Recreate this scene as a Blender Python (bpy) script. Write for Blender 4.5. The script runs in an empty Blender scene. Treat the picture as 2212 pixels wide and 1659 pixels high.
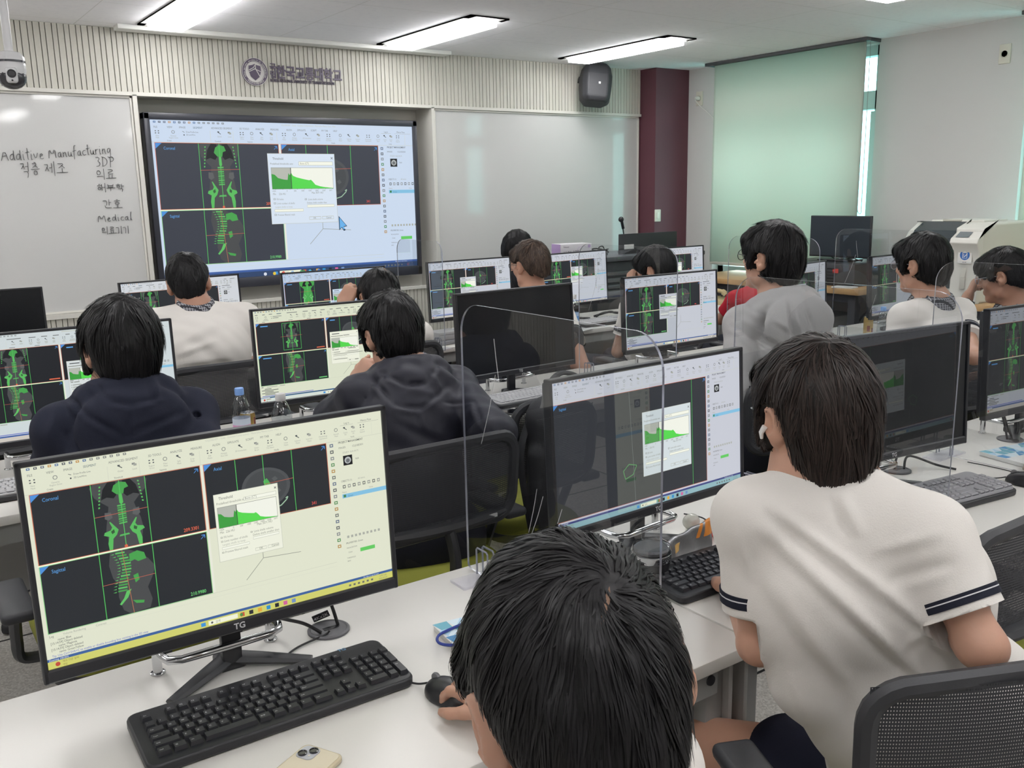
import bpy, bmesh, math, random
import numpy as np
from mathutils import Vector, Matrix, Euler

random.seed(7); rng = np.random.default_rng(7)
S = bpy.context.scene
COL = S.collection
PI = math.pi
def R(d): return math.radians(d)

# ---------------------------------------------------------------- camera, sky, exposure
CAM_Z = 1.56
FPX, YAW, PITCH, ROLL = 1976.955, R(35.02547), R(11.75634), R(-1.14079)
def cam_axes():
    f = Vector((math.sin(YAW)*math.cos(PITCH), math.cos(YAW)*math.cos(PITCH), -math.sin(PITCH)))
    r = Vector((math.cos(YAW), -math.sin(YAW), 0)); u = r.cross(f)
    return math.cos(ROLL)*r+math.sin(ROLL)*u, -math.sin(ROLL)*r+math.cos(ROLL)*u, f
CR, CU, CF = cam_axes()
CO = Vector((0, 0, CAM_Z))
cd = bpy.data.cameras.new('camera'); cam = bpy.data.objects.new('camera', cd); COL.objects.link(cam)
cd.sensor_fit = 'HORIZONTAL'; cd.sensor_width = 36; cd.lens = FPX*36/2212; cd.clip_start = .02
cam.matrix_world = Matrix(((CR.x, CU.x, -CF.x, 0), (CR.y, CU.y, -CF.y, 0), (CR.z, CU.z, -CF.z, CAM_Z), (0, 0, 0, 1)))
S.camera = cam
S.view_settings.view_transform = 'Standard'; S.view_settings.look = 'None'
S.view_settings.gamma = 1; S.view_settings.use_curve_mapping = False
S.view_settings.exposure = 0.0
S.cycles.use_denoising = True
S.cycles.max_bounces = 10; S.cycles.transparent_max_bounces = 24; S.cycles.diffuse_bounces = 7
S.cycles.glossy_bounces = 4
S.cycles.sample_clamp_indirect = 6
LAMP = 17.8
SKY = 5.6

W = bpy.data.worlds.new('sky'); S.world = W; W.use_nodes = True
wn = W.node_tree; bg = wn.nodes['Background']
wtc = wn.nodes.new('ShaderNodeTexCoord'); wsp = wn.nodes.new('ShaderNodeSeparateXYZ'); wr = wn.nodes.new('ShaderNodeValToRGB')
wn.links.new(wtc.outputs['Generated'], wsp.inputs[0]); wn.links.new(wsp.outputs[2], wr.inputs[0])
wr.color_ramp.elements[0].position = .0; wr.color_ramp.elements[0].color = (.24, .66, .63, 1)
wr.color_ramp.elements[1].position = .22; wr.color_ramp.elements[1].color = (.86, .97, 1, 1)
wn.links.new(wr.outputs[0], bg.inputs[0]); bg.inputs[1].default_value = SKY

# pixel (in the 2212 x 1659 frame) and distance -> a point of the room
def ray(x, y): return CR*((x-1106)/FPX) + CU*(-(y-829.5)/FPX) + CF
def P(x, y, d): return CO + ray(x, y)*d
def PZ(x, y, z): v = ray(x, y); return CO + v*((z-CAM_Z)/v.z)
def PY(x, y, yy): v = ray(x, y); return CO + v*(yy/v.y)
def PX(x, y, xx): v = ray(x, y); return CO + v*(xx/v.x)

# ---------------------------------------------------------------- materials
def srgb(c):
    if isinstance(c, str): c = [int(c[i:i+2], 16) for i in (0, 2, 4)]
    return tuple(((v/255)/12.92 if v/255 <= .04045 else ((v/255+.055)/1.055)**2.4) for v in c)
MATS = {}
def mat(name, col, rough=.5, metal=0, bump=0, bscale=40, spec=.5, coat=0, var=0, vscale=8, trans=0):
    if name in MATS: return MATS[name]
    m = bpy.data.materials.new(name); m.use_nodes = True; nt = m.node_tree; b = nt.nodes['Principled BSDF']
    c = (*srgb(col), 1); b.inputs['Base Color'].default_value = c
    b.inputs['Roughness'].default_value = rough; b.inputs['Metallic'].default_value = metal
    b.inputs['Specular IOR Level'].default_value = spec; b.inputs['Coat Weight'].default_value = coat
    if trans: b.inputs['Transmission Weight'].default_value = trans
    if bump or var:
        tc = nt.nodes.new('ShaderNodeTexCoord')
        n = nt.nodes.new('ShaderNodeTexNoise'); n.inputs['Scale'].default_value = bscale; n.inputs['Detail'].default_value = 4
        nt.links.new(tc.outputs['Object'], n.inputs['Vector'])
        if bump:
            bp = nt.nodes.new('ShaderNodeBump'); bp.inputs['Strength'].default_value = bump; bp.inputs['Distance'].default_value = .004
            nt.links.new(n.outputs['Fac'], bp.inputs['Height']); nt.links.new(bp.outputs[0], b.inputs['Normal'])
        if var:
            n2 = nt.nodes.new('ShaderNodeTexNoise'); n2.inputs['Scale'].default_value = vscale; n2.inputs['Detail'].default_value = 3
            nt.links.new(tc.outputs['Object'], n2.inputs['Vector'])
            rp = nt.nodes.new('ShaderNodeValToRGB')
            rp.color_ramp.elements[0].position = .3; rp.color_ramp.elements[1].position = .7
            rp.color_ramp.elements[0].color = tuple(v*(1-var) for v in c[:3])+(1,)
            rp.color_ramp.elements[1].color = tuple(min(1, v*(1+var)) for v in c[:3])+(1,)
            nt.links.new(n2.outputs['Fac'], rp.inputs[0]); nt.links.new(rp.outputs[0], b.inputs['Base Color'])
    MATS[name] = m; return m
def emit(name, col, st):
    if name in MATS: return MATS[name]
    m = bpy.data.materials.new(name); m.use_nodes = True; b = m.node_tree.nodes['Principled BSDF']
    b.inputs['Base Color'].default_value = (.8, .8, .8, 1)
    b.inputs['Emission Color'].default_value = (*srgb(col), 1); b.inputs['Emission Strength'].default_value = st
    MATS[name] = m; return m
def clear(name, tint=(.97, .98, .98), ior=1.49, rough=0):
    """clear sheet plastic or glass: what is behind shows through, the room mirrors in it by Fresnel"""
    if name in MATS: return MATS[name]
    m = bpy.data.materials.new(name); m.use_nodes = True; nt = m.node_tree; nt.nodes.clear()
    o = nt.nodes.new('ShaderNodeOutputMaterial'); mx = nt.nodes.new('ShaderNodeMixShader'); fr = nt.nodes.new('ShaderNodeFresnel')
    t = nt.nodes.new('ShaderNodeBsdfTransparent'); g = nt.nodes.new('ShaderNodeBsdfGlossy')
    fr.inputs['IOR'].default_value = ior; t.inputs[0].default_value = (*tint, 1); g.inputs['Roughness'].default_value = rough
    ge = nt.nodes.new('ShaderNodeNewGeometry'); inv = nt.nodes.new('ShaderNodeMath'); inv.operation = 'MULTIPLY_ADD'
    # the inner faces of the sheet use the outer index too
    inv.inputs[1].default_value = 1/ior-ior; inv.inputs[2].default_value = ior
    nt.links.new(ge.outputs['Backfacing'], inv.inputs[0])
    iv2 = nt.nodes.new('ShaderNodeMath'); iv2.operation = 'ADD'; iv2.inputs[0].default_value = ior; iv2.inputs[1].default_value = 0
    nt.links.new(iv2.outputs[0], fr.inputs['IOR'])
    lg = nt.nodes.new('ShaderNodeMath'); lg.operation = 'MULTIPLY'
    nb = nt.nodes.new('ShaderNodeMath'); nb.operation = 'SUBTRACT'; nb.inputs[0].default_value = 1
    nt.links.new(ge.outputs['Backfacing'], nb.inputs[1])
    nt.links.new(fr.outputs[0], lg.inputs[0]); nt.links.new(nb.outputs[0], lg.inputs[1])
    dbl = nt.nodes.new('ShaderNodeMath'); dbl.operation = 'MULTIPLY'; dbl.inputs[1].default_value = 1.8; dbl.use_clamp = True
    nt.links.new(lg.outputs[0], dbl.inputs[0])
    nt.links.new(dbl.outputs[0], mx.inputs[0]); nt.links.new(t.outputs[0], mx.inputs[1]); nt.links.new(g.outputs[0], mx.inputs[2])
    nt.links.new(mx.outputs[0], o.inputs[0])
    MATS[name] = m; return m

# ---------------------------------------------------------------- mesh building
def rotm(rx=0, ry=0, rz=0): return np.array(Euler((rx, ry, rz)).to_matrix())
class MB:
    def __init__(s): s.V = []; s.F = []; s.M = []; s.n = 0
    def add(s, v, f, m=0, Rm=None, t=(0, 0, 0)):
        v = np.asarray(v, float).reshape(-1, 3)
        if Rm is not None: v = v @ np.asarray(Rm).T
        v = v+np.asarray(t, float)
        s.V.append(v); s.F += [tuple(i+s.n for i in q) for q in f]; s.M += [m]*len(f); s.n += len(v); return s
    def box(s, c, d, m=0, Rm=None):
        h = np.array(d)/2
        v = np.array([(x, y, z) for x in (-1, 1) for y in (-1, 1) for z in (-1, 1)])*h
        return s.add(v, [(0, 1, 3, 2), (4, 6, 7, 5), (0, 4, 5, 1), (2, 3, 7, 6), (0, 2, 6, 4), (1, 5, 7, 3)], m, Rm, c)
    def rbox(s, c, d, r=.004, m=0, Rm=None, seg=2):
        bm = bmesh.new(); bmesh.ops.create_cube(bm, size=1)
        for v in bm.verts: v.co = Vector((v.co.x*d[0], v.co.y*d[1], v.co.z*d[2]))
        bmesh.ops.bevel(bm, geom=bm.edges[:], offset=min(r, min(d)*.49), segments=seg, profile=.5, affect='EDGES')
        bm.verts.index_update()
        v = [tuple(x.co) for x in bm.verts]; f = [tuple(x.index for x in q.verts) for q in bm.faces]; bm.free()
        return s.add(v, f, m, Rm, c)
    def prism(s, pts, h, m=0, Rm=None, t=(0, 0, 0), ms=None):
        """outline in local xy, extruded from z=0 to h"""
        n = len(pts); v = [(x, y, 0) for x, y in pts]+[(x, y, h) for x, y in pts]
        s.add(v, [tuple(range(n-1, -1, -1)), tuple(range(n, 2*n))], m, Rm, t)
        s.n -= 2*n; s.V.pop()
        return s.add(v, [(i, (i+1) % n, n+(i+1) % n, n+i) for i in range(n)], m if ms is None else ms, Rm, t)
    def tube(s, pts, r, n=8, m=0, closed=False, cap=True, flat=None):
        p = np.asarray([tuple(q) for q in pts], float); k = len(p)
        rr = np.full(k, r, float) if np.isscalar(r) else np.asarray(r, float)
        tg = np.zeros_like(p)
        if closed: tg = np.roll(p, -1, 0)-np.roll(p, 1, 0)
        else: tg[1:-1] = p[2:]-p[:-2]; tg[0] = p[1]-p[0]; tg[-1] = p[-1]-p[-2]
        tg /= np.linalg.norm(tg, axis=1)[:, None]+1e-12
        up = np.array([0, 0, 1.]) if abs(tg[0][2]) < .9 else np.array([1., 0, 0])
        u = np.cross(tg[0], up); u /= np.linalg.norm(u)
        V = []
        for i in range(k):
            u = u-tg[i]*(u@tg[i]); u /= np.linalg.norm(u)+1e-12; w = np.cross(tg[i], u)
            for j in range(n):
                a = 2*PI*j/n
                V.append(p[i]+rr[i]*(math.cos(a)*u+math.sin(a)*w*(flat or 1)))
        F = [(i*n+j, i*n+(j+1) % n, ((i+1) % k)*n+(j+1) % n, ((i+1) % k)*n+j) for i in range(k if closed else k-1) for j in range(n)]
        if cap and not closed: F += [tuple(range(n-1, -1, -1)), tuple((k-1)*n+j for j in range(n))]
        return s.add(V, F, m)
    def lathe(s, prof, n=24, m=0, Rm=None, t=(0, 0, 0), cap=True):
        k = len(prof)
        V = [(r*math.cos(2*PI*j/n), r*math.sin(2*PI*j/n), z) for r, z in prof for j in range(n)]
        F = [(i*n+j, i*n+(j+1) % n, (i+1)*n+(j+1) % n, (i+1)*n+j) for i in range(k-1) for j in range(n)]
        if cap: F += [tuple(range(n-1, -1, -1)), tuple((k-1)*n+j for j in range(n))]
        return s.add(V, F, m, Rm, t)
    def ball(s, c, r, m=0, n=16, k=10, Rm=None):
        r = (r, r, r) if np.isscalar(r) else r
        V = [(0, 0, -r[2])]+[(r[0]*math.sin(PI*i/k)*math.cos(2*PI*j/n), r[1]*math.sin(PI*i/k)*math.sin(2*PI*j/n), -r[2]*math.cos(PI*i/k)) for i in range(1, k) for j in range(n)]+[(0, 0, r[2])]
        F = [(0, 1+(j+1) % n, 1+j) for j in range(n)]
        F += [(1+i*n+j, 1+i*n+(j+1) % n, 1+(i+1)*n+(j+1) % n, 1+(i+1)*n+j) for i in range(k-2) for j in range(n)]
        e = 1+(k-1)*n; F += [(e, 1+(k-2)*n+j, 1+(k-2)*n+(j+1) % n) for j in range(n)]
        return s.add(V, F, m, Rm, c)
def rrect(w, h, r, seg=5, cx=0, cy=0):
    rs = r if isinstance(r, (tuple, list)) else (r,)*4; o = []
    for (sx, sy, a0), q in zip(((1, 1, 0), (-1, 1, 90), (-1, -1, 180), (1, -1, 270)), rs):
        for i in range(seg+1):
            a = R(a0+90*i/seg); o.append((cx+sx*(w/2-q)+q*math.cos(a), cy+sy*(h/2-q)+q*math.sin(a)))
    return o
def link_mesh(name, V, F, mats, parent=None, smooth=False, midx=None, loc=None):
    me = bpy.data.meshes.new(name)
    V = np.asarray(V, float)
    if len(F) and isinstance(F, np.ndarray):
        k = F.shape[1]; me.vertices.add(len(V)); me.vertices.foreach_set('co', V.astype(np.float32).ravel())
        me.loops.add(F.size); me.loops.foreach_set('vertex_index', F.astype(np.int32).ravel())
        me.polygons.add(len(F)); me.polygons.foreach_set('loop_start', np.arange(0, F.size, k, dtype=np.int32))
        me.update(calc_edges=True); me.validate()
    else: me.from_pydata([tuple(v) for v in V], [], F)
    for m in (mats if isinstance(mats, (list, tuple)) else [mats]): me.materials.append(m)
    if midx is not None: me.polygons.foreach_set('material_index', np.asarray(midx, np.int32))
    if smooth is not False:
        me.polygons.foreach_set('use_smooth', np.ones(len(me.polygons), bool))
        if smooth is not True: me.set_sharp_from_angle(angle=R(smooth))
    me.update()
    o = bpy.data.objects.new(name, me); COL.objects.link(o)
    if parent is not None: o.parent = parent
    if loc is not None: o.location = loc
    return o
def obj(name, mb, mats, parent=None, smooth=35, loc=None):
    return link_mesh(name, np.concatenate(mb.V), mb.F, mats, parent, smooth, mb.M, loc)
def tag(o, label, cat, group=None, kind=None):
    o['label'] = label; o['category'] = cat
    if group: o['group'] = group
    if kind: o['kind'] = kind
    return o
def thing(name, label, cat, loc=(0, 0, 0), rotz=0, group=None):
    o = bpy.data.objects.new(name, None); COL.objects.link(o); o.empty_display_size = .05
    o.location = loc; o.rotation_euler = (0, 0, rotz)
    return tag(o, label, cat, group)
def dup(root, label, loc=None, rotz=None, group=None):
    def cp(o, par):
        c = o.copy(); COL.objects.link(c)
        if par is not None: c.parent = par
        for ch in o.children: cp(ch, c)
        return c
    r = cp(root, None); r['label'] = label
    if loc is not None: r.location = loc
    if rotz is not None: r.rotation_euler = (0, 0, rotz)
    if group: r['group'] = group
    return r
def struct(name, mb, mats, smooth=False, parent=None):
    o = obj(name, mb, mats, parent, smooth); o['kind'] = 'structure'; return o
TXT = {}
def text(s, size=1, off=0.0, align='LEFT', res=3):
    """flat letter outlines as a mesh: vertices in xy, faces"""
    k = (s, off, align, res)
    if k not in TXT:
        cu = bpy.data.curves.new('t', 'FONT'); cu.body = s; cu.size = 1; cu.align_x = align; cu.offset = off; cu.resolution_u = res
        o = bpy.data.objects.new('t', cu); me = bpy.data.meshes.new_from_object(o)
        TXT[k] = (np.array([tuple(v.co) for v in me.vertices]).reshape(-1, 3), [tuple(p.vertices) for p in me.polygons])
        bpy.data.objects.remove(o); bpy.data.curves.remove(cu); bpy.data.meshes.remove(me)
    v, f = TXT[k]; return v*size, f
def inst(parent_objs): pass

# ---------------------------------------------------------------- smooth solid shapes (for bodies, clothes, bags)
def A3(p): return np.array([p[0], p[1], p[2]], float)
def smin(a, b, k):
    h = np.clip(.5+.5*(b-a)/k, 0, 1); return b+(a-b)*h-k*h*(1-h)
def cap(a, b, ra, rb=None, k=.02, op='u', flat=None, fd=None):
    a, b = A3(a), A3(b); rb = ra if rb is None else rb; fd = None if fd is None else A3(fd)/np.linalg.norm(A3(fd))
    def f(p):
        q, aa, bb = p, a, b
        if fd is not None:
            s = 1/flat-1; q = p+np.outer(p@fd, fd)*s; aa = a+fd*(a@fd)*s; bb = b+fd*(b@fd)*s
        ba = bb-aa; L = ba@ba+1e-12; t = np.clip(((q-aa)@ba)/L, 0, 1)
        d = np.linalg.norm(q-aa-np.outer(t, ba), axis=1)-(ra+(rb-ra)*t)
        return d*(.5+.5*flat) if fd is not None else d
    r = max(ra, rb); return (f, np.minimum(a, b)-r, np.maximum(a, b)+r, op, k)
def ell(c, r, Rm=None, k=.02, op='u'):
    c = A3(c); r = np.array(r, float); Rm = np.eye(3) if Rm is None else np.asarray(Rm)
    def f(p):
        q = (p-c)@Rm; k0 = np.linalg.norm(q/r, axis=1); k1 = np.linalg.norm(q/(r*r), axis=1)+1e-9
        return k0*(k0-1)/k1
    m = r.max(); return (f, c-m, c+m, op, k)
def plane(pt, n, k=.004):
    """keep the side against the normal"""
    pt = A3(pt); n = A3(n)/np.linalg.norm(A3(n))
    return (lambda p: (p-pt)@n, None, None, 'i', k)
def rb(c, h, r, Rm=None, k=.02, op='u'):
    c = A3(c); h = np.array(h, float)-r; Rm = np.eye(3) if Rm is None else np.asarray(Rm)
    def f(p):
        q = np.abs((p-c)@Rm)-h
        return np.linalg.norm(np.maximum(q, 0), axis=1)+np.minimum(q.max(1), 0)-r
    m = np.linalg.norm(h)+r; return (f, c-m, c+m, op, k)
def ev(prims, p, mg=.07):
    d = np.full(len(p), 1.)
    for f, lo, hi, op, k in prims:
        if lo is None: i = slice(None); q = p
        else:
            i = np.nonzero(((p > lo-mg) & (p < hi+mg)).all(1))[0]
            if not len(i): continue
            q = p[i]
        v = f(q)
        if op == 'd': d[i] += v; continue
        if op == 'u': d[i] = smin(d[i], v, k)
        elif op == 's': d[i] = -smin(-d[i], v, k)
        else: d[i] = -smin(-d[i], -v, k)
    return d
def grad(prims, p, e=.002):
    g = np.stack([ev(prims, p+np.eye(3)[i]*e)-ev(prims, p-np.eye(3)[i]*e) for i in range(3)], 1)
    return g/(np.linalg.norm(g, axis=1)[:, None]+1e-9)
def surf(prims, h):
    """surface nets over the blocks that the surface crosses"""
    u = [q for q in prims if q[3] == 'u']
    lo = np.min([q[1] for q in u], 0)-3*h; hi = np.max([q[2] for q in u], 0)+3*h
    B = 4; nb = np.ceil((hi-lo)/(h*B)).astype(int)+1
    g = np.stack(np.meshgrid(*[np.arange(n) for n in nb], indexing='ij'), -1).reshape(-1, 3)
    d = ev(prims, lo+(g+.5)*h*B); g = g[np.abs(d) < h*B*1.25]
    off = np.stack(np.meshgrid(*[np.arange(B)]*3, indexing='ij'), -1).reshape(-1, 3)
    cells = (g[:, None]*B+off).reshape(-1, 3)
    N = nb*B+2; lin = lambda c: (c[:, 0]*N[1]+c[:, 1])*N[2]+c[:, 2]
    cells = cells[np.argsort(lin(cells))]; cl = lin(cells)
    c8 = np.stack(np.meshgrid([0, 1], [0, 1], [0, 1], indexing='ij'), -1).reshape(-1, 3)
    co = cells[:, None]+c8
    ul, inv = np.unique(lin(co.reshape(-1, 3)), return_inverse=True); inv = inv.reshape(-1, 8)
    uc = np.stack([ul//(N[1]*N[2]), (ul//N[2]) % N[1], ul % N[2]], 1)
    val = ev(prims, lo+uc*h); v8 = val[inv]
    act = (v8.min(1) < 0) & (v8.max(1) >= 0)
    cells, cl, v8 = cells[act], cl[act], v8[act]
    acc = np.zeros((len(cells), 3)); cnt = np.zeros(len(cells))
    for a in range(8):
        for bt in (1, 2, 4):
            if a & bt: continue
            b = a | bt; va, vb = v8[:, a], v8[:, b]; m = (va < 0) != (vb < 0)
            t = va[m]/(va[m]-vb[m]); acc[m] += c8[a]+np.outer(t, c8[b]-c8[a]); cnt[m] += 1
    V = lo+(cells+acc/np.maximum(cnt, 1)[:, None])*h
    F = []
    for ax in range(3):
        b = 4 >> ax
        s0, s1 = v8[:, 0] < 0, v8[:, b] < 0
        a1, a2 = (ax+1) % 3, (ax+2) % 3
        e1 = np.eye(3, dtype=int)[a1]; e2 = np.eye(3, dtype=int)[a2]
        i = np.nonzero(s0 != s1)[0]; c = cells[i]; q = []; ok = np.ones(len(i), bool)
        for o in (c*0, -e1, -e1-e2, -e2):
            l = lin(c+o); j = np.clip(np.searchsorted(cl, l), 0, len(cl)-1); ok &= cl[j] == l; q.append(j)
        q = np.stack(q, 1); fl = s0[i]
        q = np.where(fl[:, None], q, q[:, ::-1]); F.append(q[ok])
    return V, np.concatenate(F)
def solid(name, prims, h, m, parent, disp=None):
    V, F = surf(prims, h)
    if disp is not None: V = disp(V, F)
    return link_mesh(name, V, F, m, parent, True)
def vnormals(V, F):
    n = np.cross(V[F[:, 2]]-V[F[:, 0]], V[F[:, 3]]-V[F[:, 1]]); N = np.zeros_like(V)
    for i in range(4): np.add.at(N, F[:, i], n)
    return N/(np.linalg.norm(N, axis=1)[:, None]+1e-12)

# ================================================================= ROOM
CEIL = 2.585; FW = 6.17; RW = 6.13; LW = -2.7; BW = -3.0
def wallmat(name, col, bump=.06): return mat(name, col, .75, bump=bump, bscale=180, spec=.25)
M_wall = wallmat('wall_paint', 'c9c8c6'); M_trim = mat('trim_white', 'cfcdc6', .5)
# floor: speckled terrazzo access tiles with dark joints
def floor_mat():
    m = mat('floor_terrazzo', 'c4c1bc', .35); nt = m.node_tree; b = nt.nodes['Principled BSDF']
    tc = nt.nodes.new('ShaderNodeTexCoord'); n = nt.nodes.new('ShaderNodeTexVoronoi'); n.inputs['Scale'].default_value = 160
    r = nt.nodes.new('ShaderNodeValToRGB'); e = r.color_ramp.elements
    e[0].position = .0; e[0].color = (*srgb('a5a19b'), 1); e[1].position = 1; e[1].color = (*srgb('dad7d1'), 1)
    nt.links.new(tc.outputs['Object'], n.inputs['Vector']); nt.links.new(n.outputs['Color'], r.inputs[0])
    br = nt.nodes.new('ShaderNodeTexBrick'); br.offset = 0; br.inputs['Scale'].default_value = 1
    br.inputs['Brick Width'].default_value = .6; br.inputs['Row Height'].default_value = .6; br.inputs['Mortar Size'].default_value = .006
    br.inputs['Mortar'].default_value = (.02, .02, .02, 1)
    nt.links.new(tc.outputs['Object'], br.inputs['Vector']); nt.links.new(r.outputs[0], br.inputs['Color1']); nt.links.new(r.outputs[0], br.inputs['Color2'])
    nt.links.new(br.outputs['Color'], b.inputs['Base Color']); return m
def ceil_mat():
    m = mat('ceiling_board', 'f6f5f8', .85, spec=.2); nt = m.node_tree; b = nt.nodes['Principled BSDF']
    tc = nt.nodes.new('ShaderNodeTexCoord'); br = nt.nodes.new('ShaderNodeTexBrick'); br.offset = 0
    br.inputs['Scale'].default_value = 1; br.inputs['Brick Width'].default_value = 1.2; br.inputs['Row Height'].default_value = .6
    br.inputs['Mortar Size'].default_value = .002; br.inputs['Mortar'].default_value = (*srgb('d8d8d6'), 1)
    n = nt.nodes.new('ShaderNodeTexNoise'); n.inputs['Scale'].default_value = 30; n.inputs['Detail'].default_value = 6
    r = nt.nodes.new('ShaderNodeValToRGB'); e = r.color_ramp.elements
    e[0].position = .25; e[0].color = (*srgb('f2f1f5'), 1); e[1].position = .5; e[1].color = (*srgb('f7f6f9'), 1)
    nt.links.new(tc.outputs['Object'], n.inputs['Vector']); nt.links.new(n.outputs['Fac'], r.inputs[0])
    nt.links.new(tc.outputs['Object'], br.inputs['Vector']); nt.links.new(r.outputs[0], br.inputs['Color1']); nt.links.new(r.outputs[0], br.inputs['Color2'])
    nt.links.new(br.outputs['Color'], b.inputs['Base Color']); return m
struct('floor', MB().box(((LW+RW)/2, (BW+FW)/2+.1, -.05), (RW-LW+.6, FW-BW+.8, .1)), floor_mat())
struct('ceiling', MB().box(((LW+RW)/2, (BW+FW)/2+.1, CEIL+.05), (RW-LW+.6, FW-BW+.8, .1)), ceil_mat())
struct('wall_left', MB().box((LW-.1, (BW+FW)/2, CEIL/2), (.2, FW-BW+.4, CEIL)), M_wall)
struct('wall_back', MB().box(((LW+RW)/2, BW-.1, CEIL/2), (RW-LW, .2, CEIL)), M_wall)
# front wall with the niche of the display
NX0, NX1, NZ0, NZ1 = 1.515, 3.612, .862, 2.2
b = MB()
for x0, x1, z0, z1 in ((LW, NX0, 0, CEIL), (NX1, RW+.2, 0, CEIL), (NX0, NX1, 0, NZ0), (NX0, NX1, NZ1, CEIL)):
    b.box(((x0+x1)/2, FW+.1, (z0+z1)/2), (x1-x0, .2, z1-z0))
b.box(((NX0+NX1)/2, FW+.21, (NZ0+NZ1)/2), (NX1-NX0+.2, .02, NZ1-NZ0+.2))
struct('wall_front', b, M_trim)
# right wall with two window openings
W1 = (4.095, 5.63); W2 = (1.45, 3.037); WZ = (.83, 2.56)
b = MB(); ys = [BW, W2[0], W2[1], W1[0], W1[1], FW+.2]
for a, c in ((ys[0], ys[1]), (ys[2], ys[3]), (ys[4], ys[5])): b.box((RW+.1, (a+c)/2, CEIL/2), (.2, c-a, CEIL))
for a, c in (W1, W2):
    b.box((RW+.1, (a+c)/2, WZ[0]/2), (.2, c-a, WZ[0])); b.box((RW+.1, (a+c)/2, (WZ[1]+CEIL)/2), (.2, c-a, CEIL-WZ[1]))
struct('wall_right', b, M_wall)
M_alu = mat('window_aluminium', 'b9c6c6', .4); M_pane = clear('window_glass', (.93, .985, .975), 1.5)
for i, (a, c) in enumerate((W1, W2)):
    b = MB(); X = RW+.12; t = .07
    b.box((X, a+.03, (WZ[0]+WZ[1])/2), (.09, .06, WZ[1]-WZ[0])); b.box((X, c-.03, (WZ[0]+WZ[1])/2), (.09, .06, WZ[1]-WZ[0]))
    b.box((X, (a+c)/2, WZ[0]+.035), (.09, c-a, .07)); b.box((X, (a+c)/2, WZ[1]-.035), (.09, c-a, .07)); b.box((X, (a+c)/2, 2.18), (.09, c-a, .13))
    b.box((X, (a+c)/2, 1.46), (.06, .07, 1.3)); b.box((X-.02, a+.075, 1.48), (.05, .03, 1.24))
    w = struct('window_%d' % (i+1), b, M_alu)
    p = struct('window_pane', MB().box((X+.01, (a+c)/2, (WZ[0]+WZ[1])/2), (.006, c-a-.1, WZ[1]-WZ[0]-.1)), M_pane, parent=w); del p['kind']
    s = struct('window_sill', MB().rbox((RW+.02, (a+c)/2, WZ[0]-.014), (.3, c-a+.12, .032), .004), mat('sill_stone', '9b9890', .5, var=.25, vscale=220), parent=w); del s['kind']
# maroon pillar in the corner
struct('wall_pillar', MB().box((5.967, 6.07, CEIL/2), (.466, .24, CEIL)), mat('maroon_paint', '5f3a43', .55, bump=.04, bscale=120, spec=.3))
# slatted panels above and below the boards
def slats(name, x0, x1, z0, z1):
    b = MB(); b.box(((x0+x1)/2, FW-.006, (z0+z1)/2), (x1-x0, .012, z1-z0), 1); x = x0; k = 0
    while x < x1-.01:
        w = (.0325, .0245)[k % 2]; w = min(w, x1-x)
        b.rbox((x+w/2, FW-.021, (z0+z1)/2), (w, .022, z1-z0), .002, 0, seg=1); x += w+.0038; k += 1
    return struct(name, b, [mat('slat_cream', 'c0beb4', .55, var=.03, vscale=3), mat('slat_groove', '2b2a28', .9)])
slats('trim_1', LW, 5.73, 2.216, CEIL); slats('trim_2', LW, 5.73, .10, .862)
struct('trim_3', MB().box(((LW+5.73)/2, FW-.02, 2.205), (5.73-LW, .05, .022)).box(((LW+NX0)/2, FW-.02, .878), (NX0-LW, .05, .03)).box(((NX1+5.73)/2, FW-.02, .878), (5.73-NX1, .05, .03))
       .box((NX0-.012, FW-.02, 1.54), (.026, .05, 1.32)).box((NX1+.012, FW-.02, 1.54), (.026, .05, 1.32)).box(((NX0+NX1)/2, FW-.02, .872), (NX1-NX0, .05, .02)), M_trim)
struct('baseboard_front', MB().box(((LW+5.73)/2, FW-.02, .05), (5.73-LW, .04, .1)), mat('baseboard_grey', '8b8985', .5))
struct('baseboard_right', MB().box((RW-.008, (BW+FW)/2, .05), (.016, FW-BW, .1)), MATS['baseboard_grey'])

# ---------------------------------------------------------------- ceiling lights
M_lamp = emit('lamp_diffuser', 'fcfbfb', LAMP)
def ceiling_light(x, y, label):
    t = thing('ceiling_light', label, 'ceiling light', (x, y, CEIL), 0, 'ceiling lights')
    b = MB(); w, l, h = .275, 1.2, .009
    for sx in (-1, 1): b.box((sx*(w/2-.018), 0, -h/2), (.036, l, h))
    for sy in (-1, 1): b.box((0, sy*(l/2-.04), -h/2), (w, .08, h))
    b.box((0, 0, -.004), (w, l, .008)); obj('frame', b, mat('lamp_frame', 'ececea', .4), t, False)
    obj('diffuser', MB().rbox((0, 0, -.025), (.203, 1.04, .032), .006), M_lamp, t, False)
LN = {(1.65, 5.34): 'long ceiling light left of the other two in its row, cut by the frame top', (3.22, 5.34): 'long ceiling light hanging above the wall lettering, middle of its row',
      (4.77, 5.30): 'long ceiling light nearest the wall speaker', (4.70, 2.66): 'ceiling light whose tip shows at the top edge above the window blind'}
for (x, y), l in LN.items(): ceiling_light(x, y, l)
for x, y in [(.08, 5.34), (-1.5, 5.34), (.08, 2.66), (1.65, 2.66), (3.22, 2.66), (-1.5, 2.66), (-1.5, -.1), (.08, -.1), (1.65, -.1), (3.22, -.1), (4.77, -.1), (.9, -2.2), (3.6, -2.2)]:
    ceiling_light(x, y, 'long ceiling light in the rows overhead and behind the viewer')
t = tag(obj('projector_screen_case', MB().rbox((2.56, 6.03, CEIL-.014), (2.3, .11, .028), .004), mat('case_white', 'd9d9d6', .5)), 'long flat white projection screen case on the ceiling along the slatted wall', 'screen case')

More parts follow.
